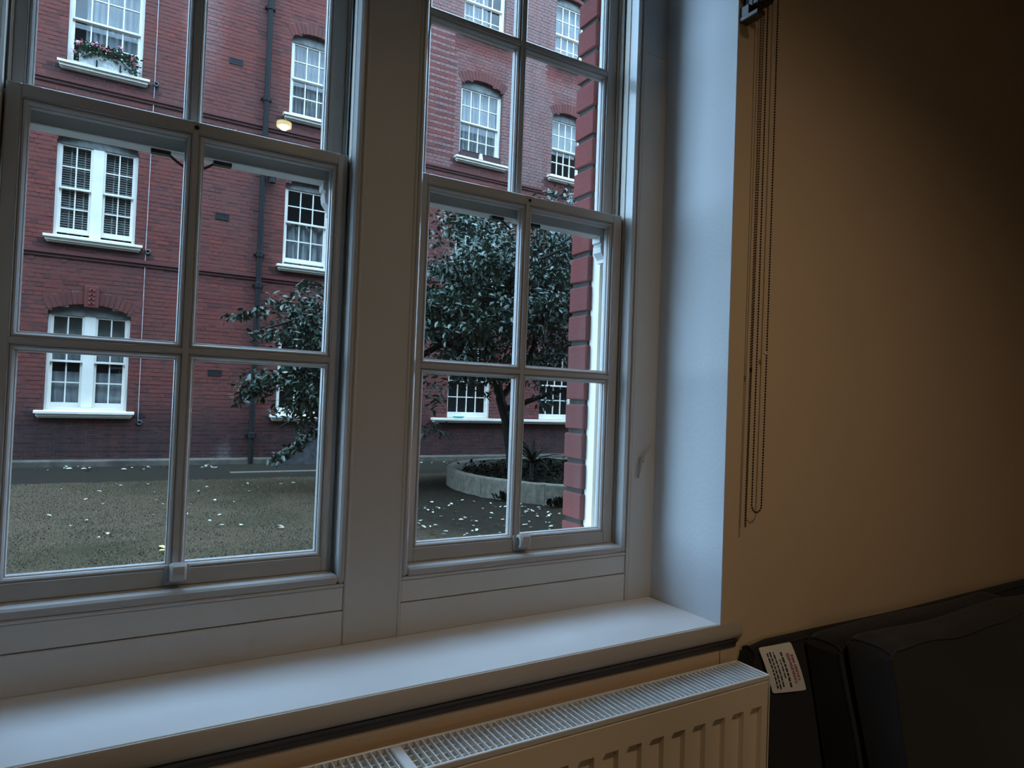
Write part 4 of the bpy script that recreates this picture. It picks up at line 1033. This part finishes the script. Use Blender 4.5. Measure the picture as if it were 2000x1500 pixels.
def cluster(c, n, rx, ry, rz, size=(0.07, 0.125), droop=0.3):
    for _ in range(n):
        while True:
            p = (rt.uniform(-1, 1), rt.uniform(-1, 1), rt.uniform(-1, 1)); q = p[0] ** 2 + p[1] ** 2 + p[2] ** 2
            if q < 1: break
        items.append(((c[0] + p[0] * rx, c[1] + p[1] * ry, c[2] + p[2] * rz), rt.uniform(0, 6.28), rt.uniform(-1.2, 0.7) - droop * 0.5, rt.uniform(-0.9, 0.9), rt.uniform(*size)))
def lobe(c, rr_, ncl, per, csize):
    for _ in range(ncl):
        while True:
            p = Vector((rt.uniform(-1, 1), rt.uniform(-1, 1), rt.uniform(-1, 1)))
            if 0.25 < p.length < 1: break
        p = p * (0.55 + 0.45 * rt.random()) if p.length < 0.7 else p
        s = csize * rt.uniform(0.7, 1.3)
        cluster((c[0] + p.x * rr_[0], c[1] + p.y * rr_[1], c[2] + p.z * rr_[2]), per, s * 1.25, s, s * 0.55)
lobe((6.0, 8.0, 2.25), (1.75, 1.5, 1.6), 330, 48, 0.34)
lobe((6.9, 8.1, 2.5), (1.4, 1.4, 1.7), 150, 44, 0.34)
lobe((4.9, 7.7, 1.75), (0.95, 0.9, 1.1), 120, 44, 0.30)
lobe((2.75, 8.2, 1.35), (0.85, 0.6, 0.70), 80, 38, 0.24)
lobe((3.7, 8.1, 1.4), (0.8, 0.7, 0.9), 70, 38, 0.28)
lobe((2.35, 8.1, 0.50), (0.55, 0.4, 0.40), 36, 36, 0.18)
lobe((3.0, 8.0, 0.35), (0.45, 0.4, 0.6), 30, 36, 0.20)
for t in [i / 11 for i in range(12)]:     # drooping twigs
    cluster((2.15 + 0.55 * t, 7.95, -0.52 + 0.42 * t), 16, 0.13, 0.10, 0.07)
    cluster((1.48 + 0.5 * t, 8.2, 1.42 + 0.10 * t), 9, 0.09, 0.10, 0.07)
    cluster((1.65 + 0.4 * t, 8.2, 0.28 + 0.3 * t), 14, 0.10, 0.10, 0.09)
for c in ((2.55, 8.1, -0.08), (2.6, 8.1, 0.12), (5.35, 7.9, 0.55), (5.0, 7.9, 0.72), (6.3, 7.6, 0.45), (6.75, 7.4, 0.42), (4.35, 7.6, 0.35), (4.4, 7.6, 0.65), (4.45, 7.8, -0.1)):
    cluster(c, 42, 0.22, 0.2, 0.17)
red = []
for c in ((5.02, 7.0, 1.02), (4.85, 7.0, 1.0), (6.05, 6.75, 2.0), (6.55, 6.75, 1.85), (6.75, 6.7, 2.6)):
    for _ in range(7): red.append(((c[0] + rt.gauss(0, 0.06), c[1] + rt.gauss(0, 0.05), c[2] + rt.gauss(0, 0.04)), rt.uniform(0, 6.28), rt.uniform(-1, .5), rt.uniform(-.8, .8), rt.uniform(0.05, 0.08)))
# the leaves nearest the window as single parts, the others as one foliage mesh
camv = np.array(CAMLOC); items.sort(key=lambda q: -q[4] / np.linalg.norm(np.array(q[0]) - camv))
leaf_me = LF.mesh('leaf', M['leaf'])
for (p, yaw, pitch, roll, s) in items[:290]:
    Rm = (Matrix.Rotation(yaw, 3, 'Z') @ Matrix.Rotation(pitch, 3, 'X') @ Matrix.Rotation(roll, 3, 'Y')).to_euler()
    sinst('leaf', leaf_me, tree, p, rot=Rm, scale=(s, s, s))
leaves_mesh(items[290:]).build('foliage', M['leaf'], tree, kind='stuff')
leaves_mesh(red).build('red_leaves', M['berry'], tree, kind='stuff')

# ------------------------------------------------------------------ worn grass and fallen leaves
rg = random.Random(5); gm = MB()
for k in range(95000):
    t = rg.random(); y = 3.2 + 6.6 * t ** 1.2; x = rg.uniform(-1.6 - 0.05 * y, 1.2 + 0.62 * y)
    if (x - PC[0]) ** 2 + (y - PC[1]) ** 2 < (PR + 0.05) ** 2: continue
    dd = math.hypot(x - 5.6, y - 6.4)
    if rg.random() < min(0.97, max(0.0, (3.9 - dd) / 0.9)): continue
    a = rg.uniform(0, 6.28); h = rg.uniform(0.006, 0.019); w = rg.uniform(0.0025, 0.0055); bx, by = math.cos(a), math.sin(a); l = rg.uniform(-0.02, 0.02)
    gm.add([(x - bx * w, y - by * w, ZF), (x + bx * w, y + by * w, ZF), (x + l * by, y + l * bx, ZF + h)], [(0, 1, 2)])
tag(gm.build('grass', M['grass']), 'short worn grass over the courtyard lawn', 'grass', kind='stuff')
fl = [LF.mesh('fallen_leaf', M['fallen']), LF.mesh('fallen_leaf', M['fallen_y'])]
def fallen(x, y, s, k, label, group, z=ZF + 0.022):
    o = inst(fl[k], 'fallen_leaf', None, (x, y, z), (rg.uniform(-.25, .25), rg.uniform(-.35, .35), rg.uniform(0, 6.28)), (s * 1.2, s, s))
    tag(o, label, 'leaf', group)
for k in range(58):
    fallen(rg.uniform(-0.4, 3.2), rg.uniform(4.6, 9.4), rg.uniform(0.04, 0.072), 0, 'small pale fallen leaf lying on the worn open lawn', 'fallen leaves on the open lawn')
for k in range(185):
    y = rg.uniform(4.3, 6.6); x = rg.uniform(2.6, 2.9 + 0.42 * y)
    if (x - PC[0]) ** 2 + (y - PC[1]) ** 2 < (PR + 0.12) ** 2: continue
    fallen(x, y, rg.uniform(0.035, 0.07), 0, 'pale fallen leaf on the shaded grass before the round bed', 'fallen leaves before the round bed')
for k in range(64):
    fallen(rg.uniform(-0.9, 1.9) if k < 50 else rg.uniform(5.3, 6.8), 11.55 + rg.gauss(0, 0.16), rg.uniform(0.05, 0.10), 0, 'pale fallen leaf lying along the foot of the brick facade', 'fallen leaves along the facade', ZF + 0.012)
for (x, y, lab) in ((0.60, 5.05, 'yellow fallen leaf on the open lawn, the farther of the pair'), (0.66, 4.83, 'yellow fallen leaf on the open lawn, the nearer of the pair'), (3.12, 4.72, 'yellow brown fallen leaf among pale ones in the right window')):
    fallen(x, y, 0.085, 1, lab, None)
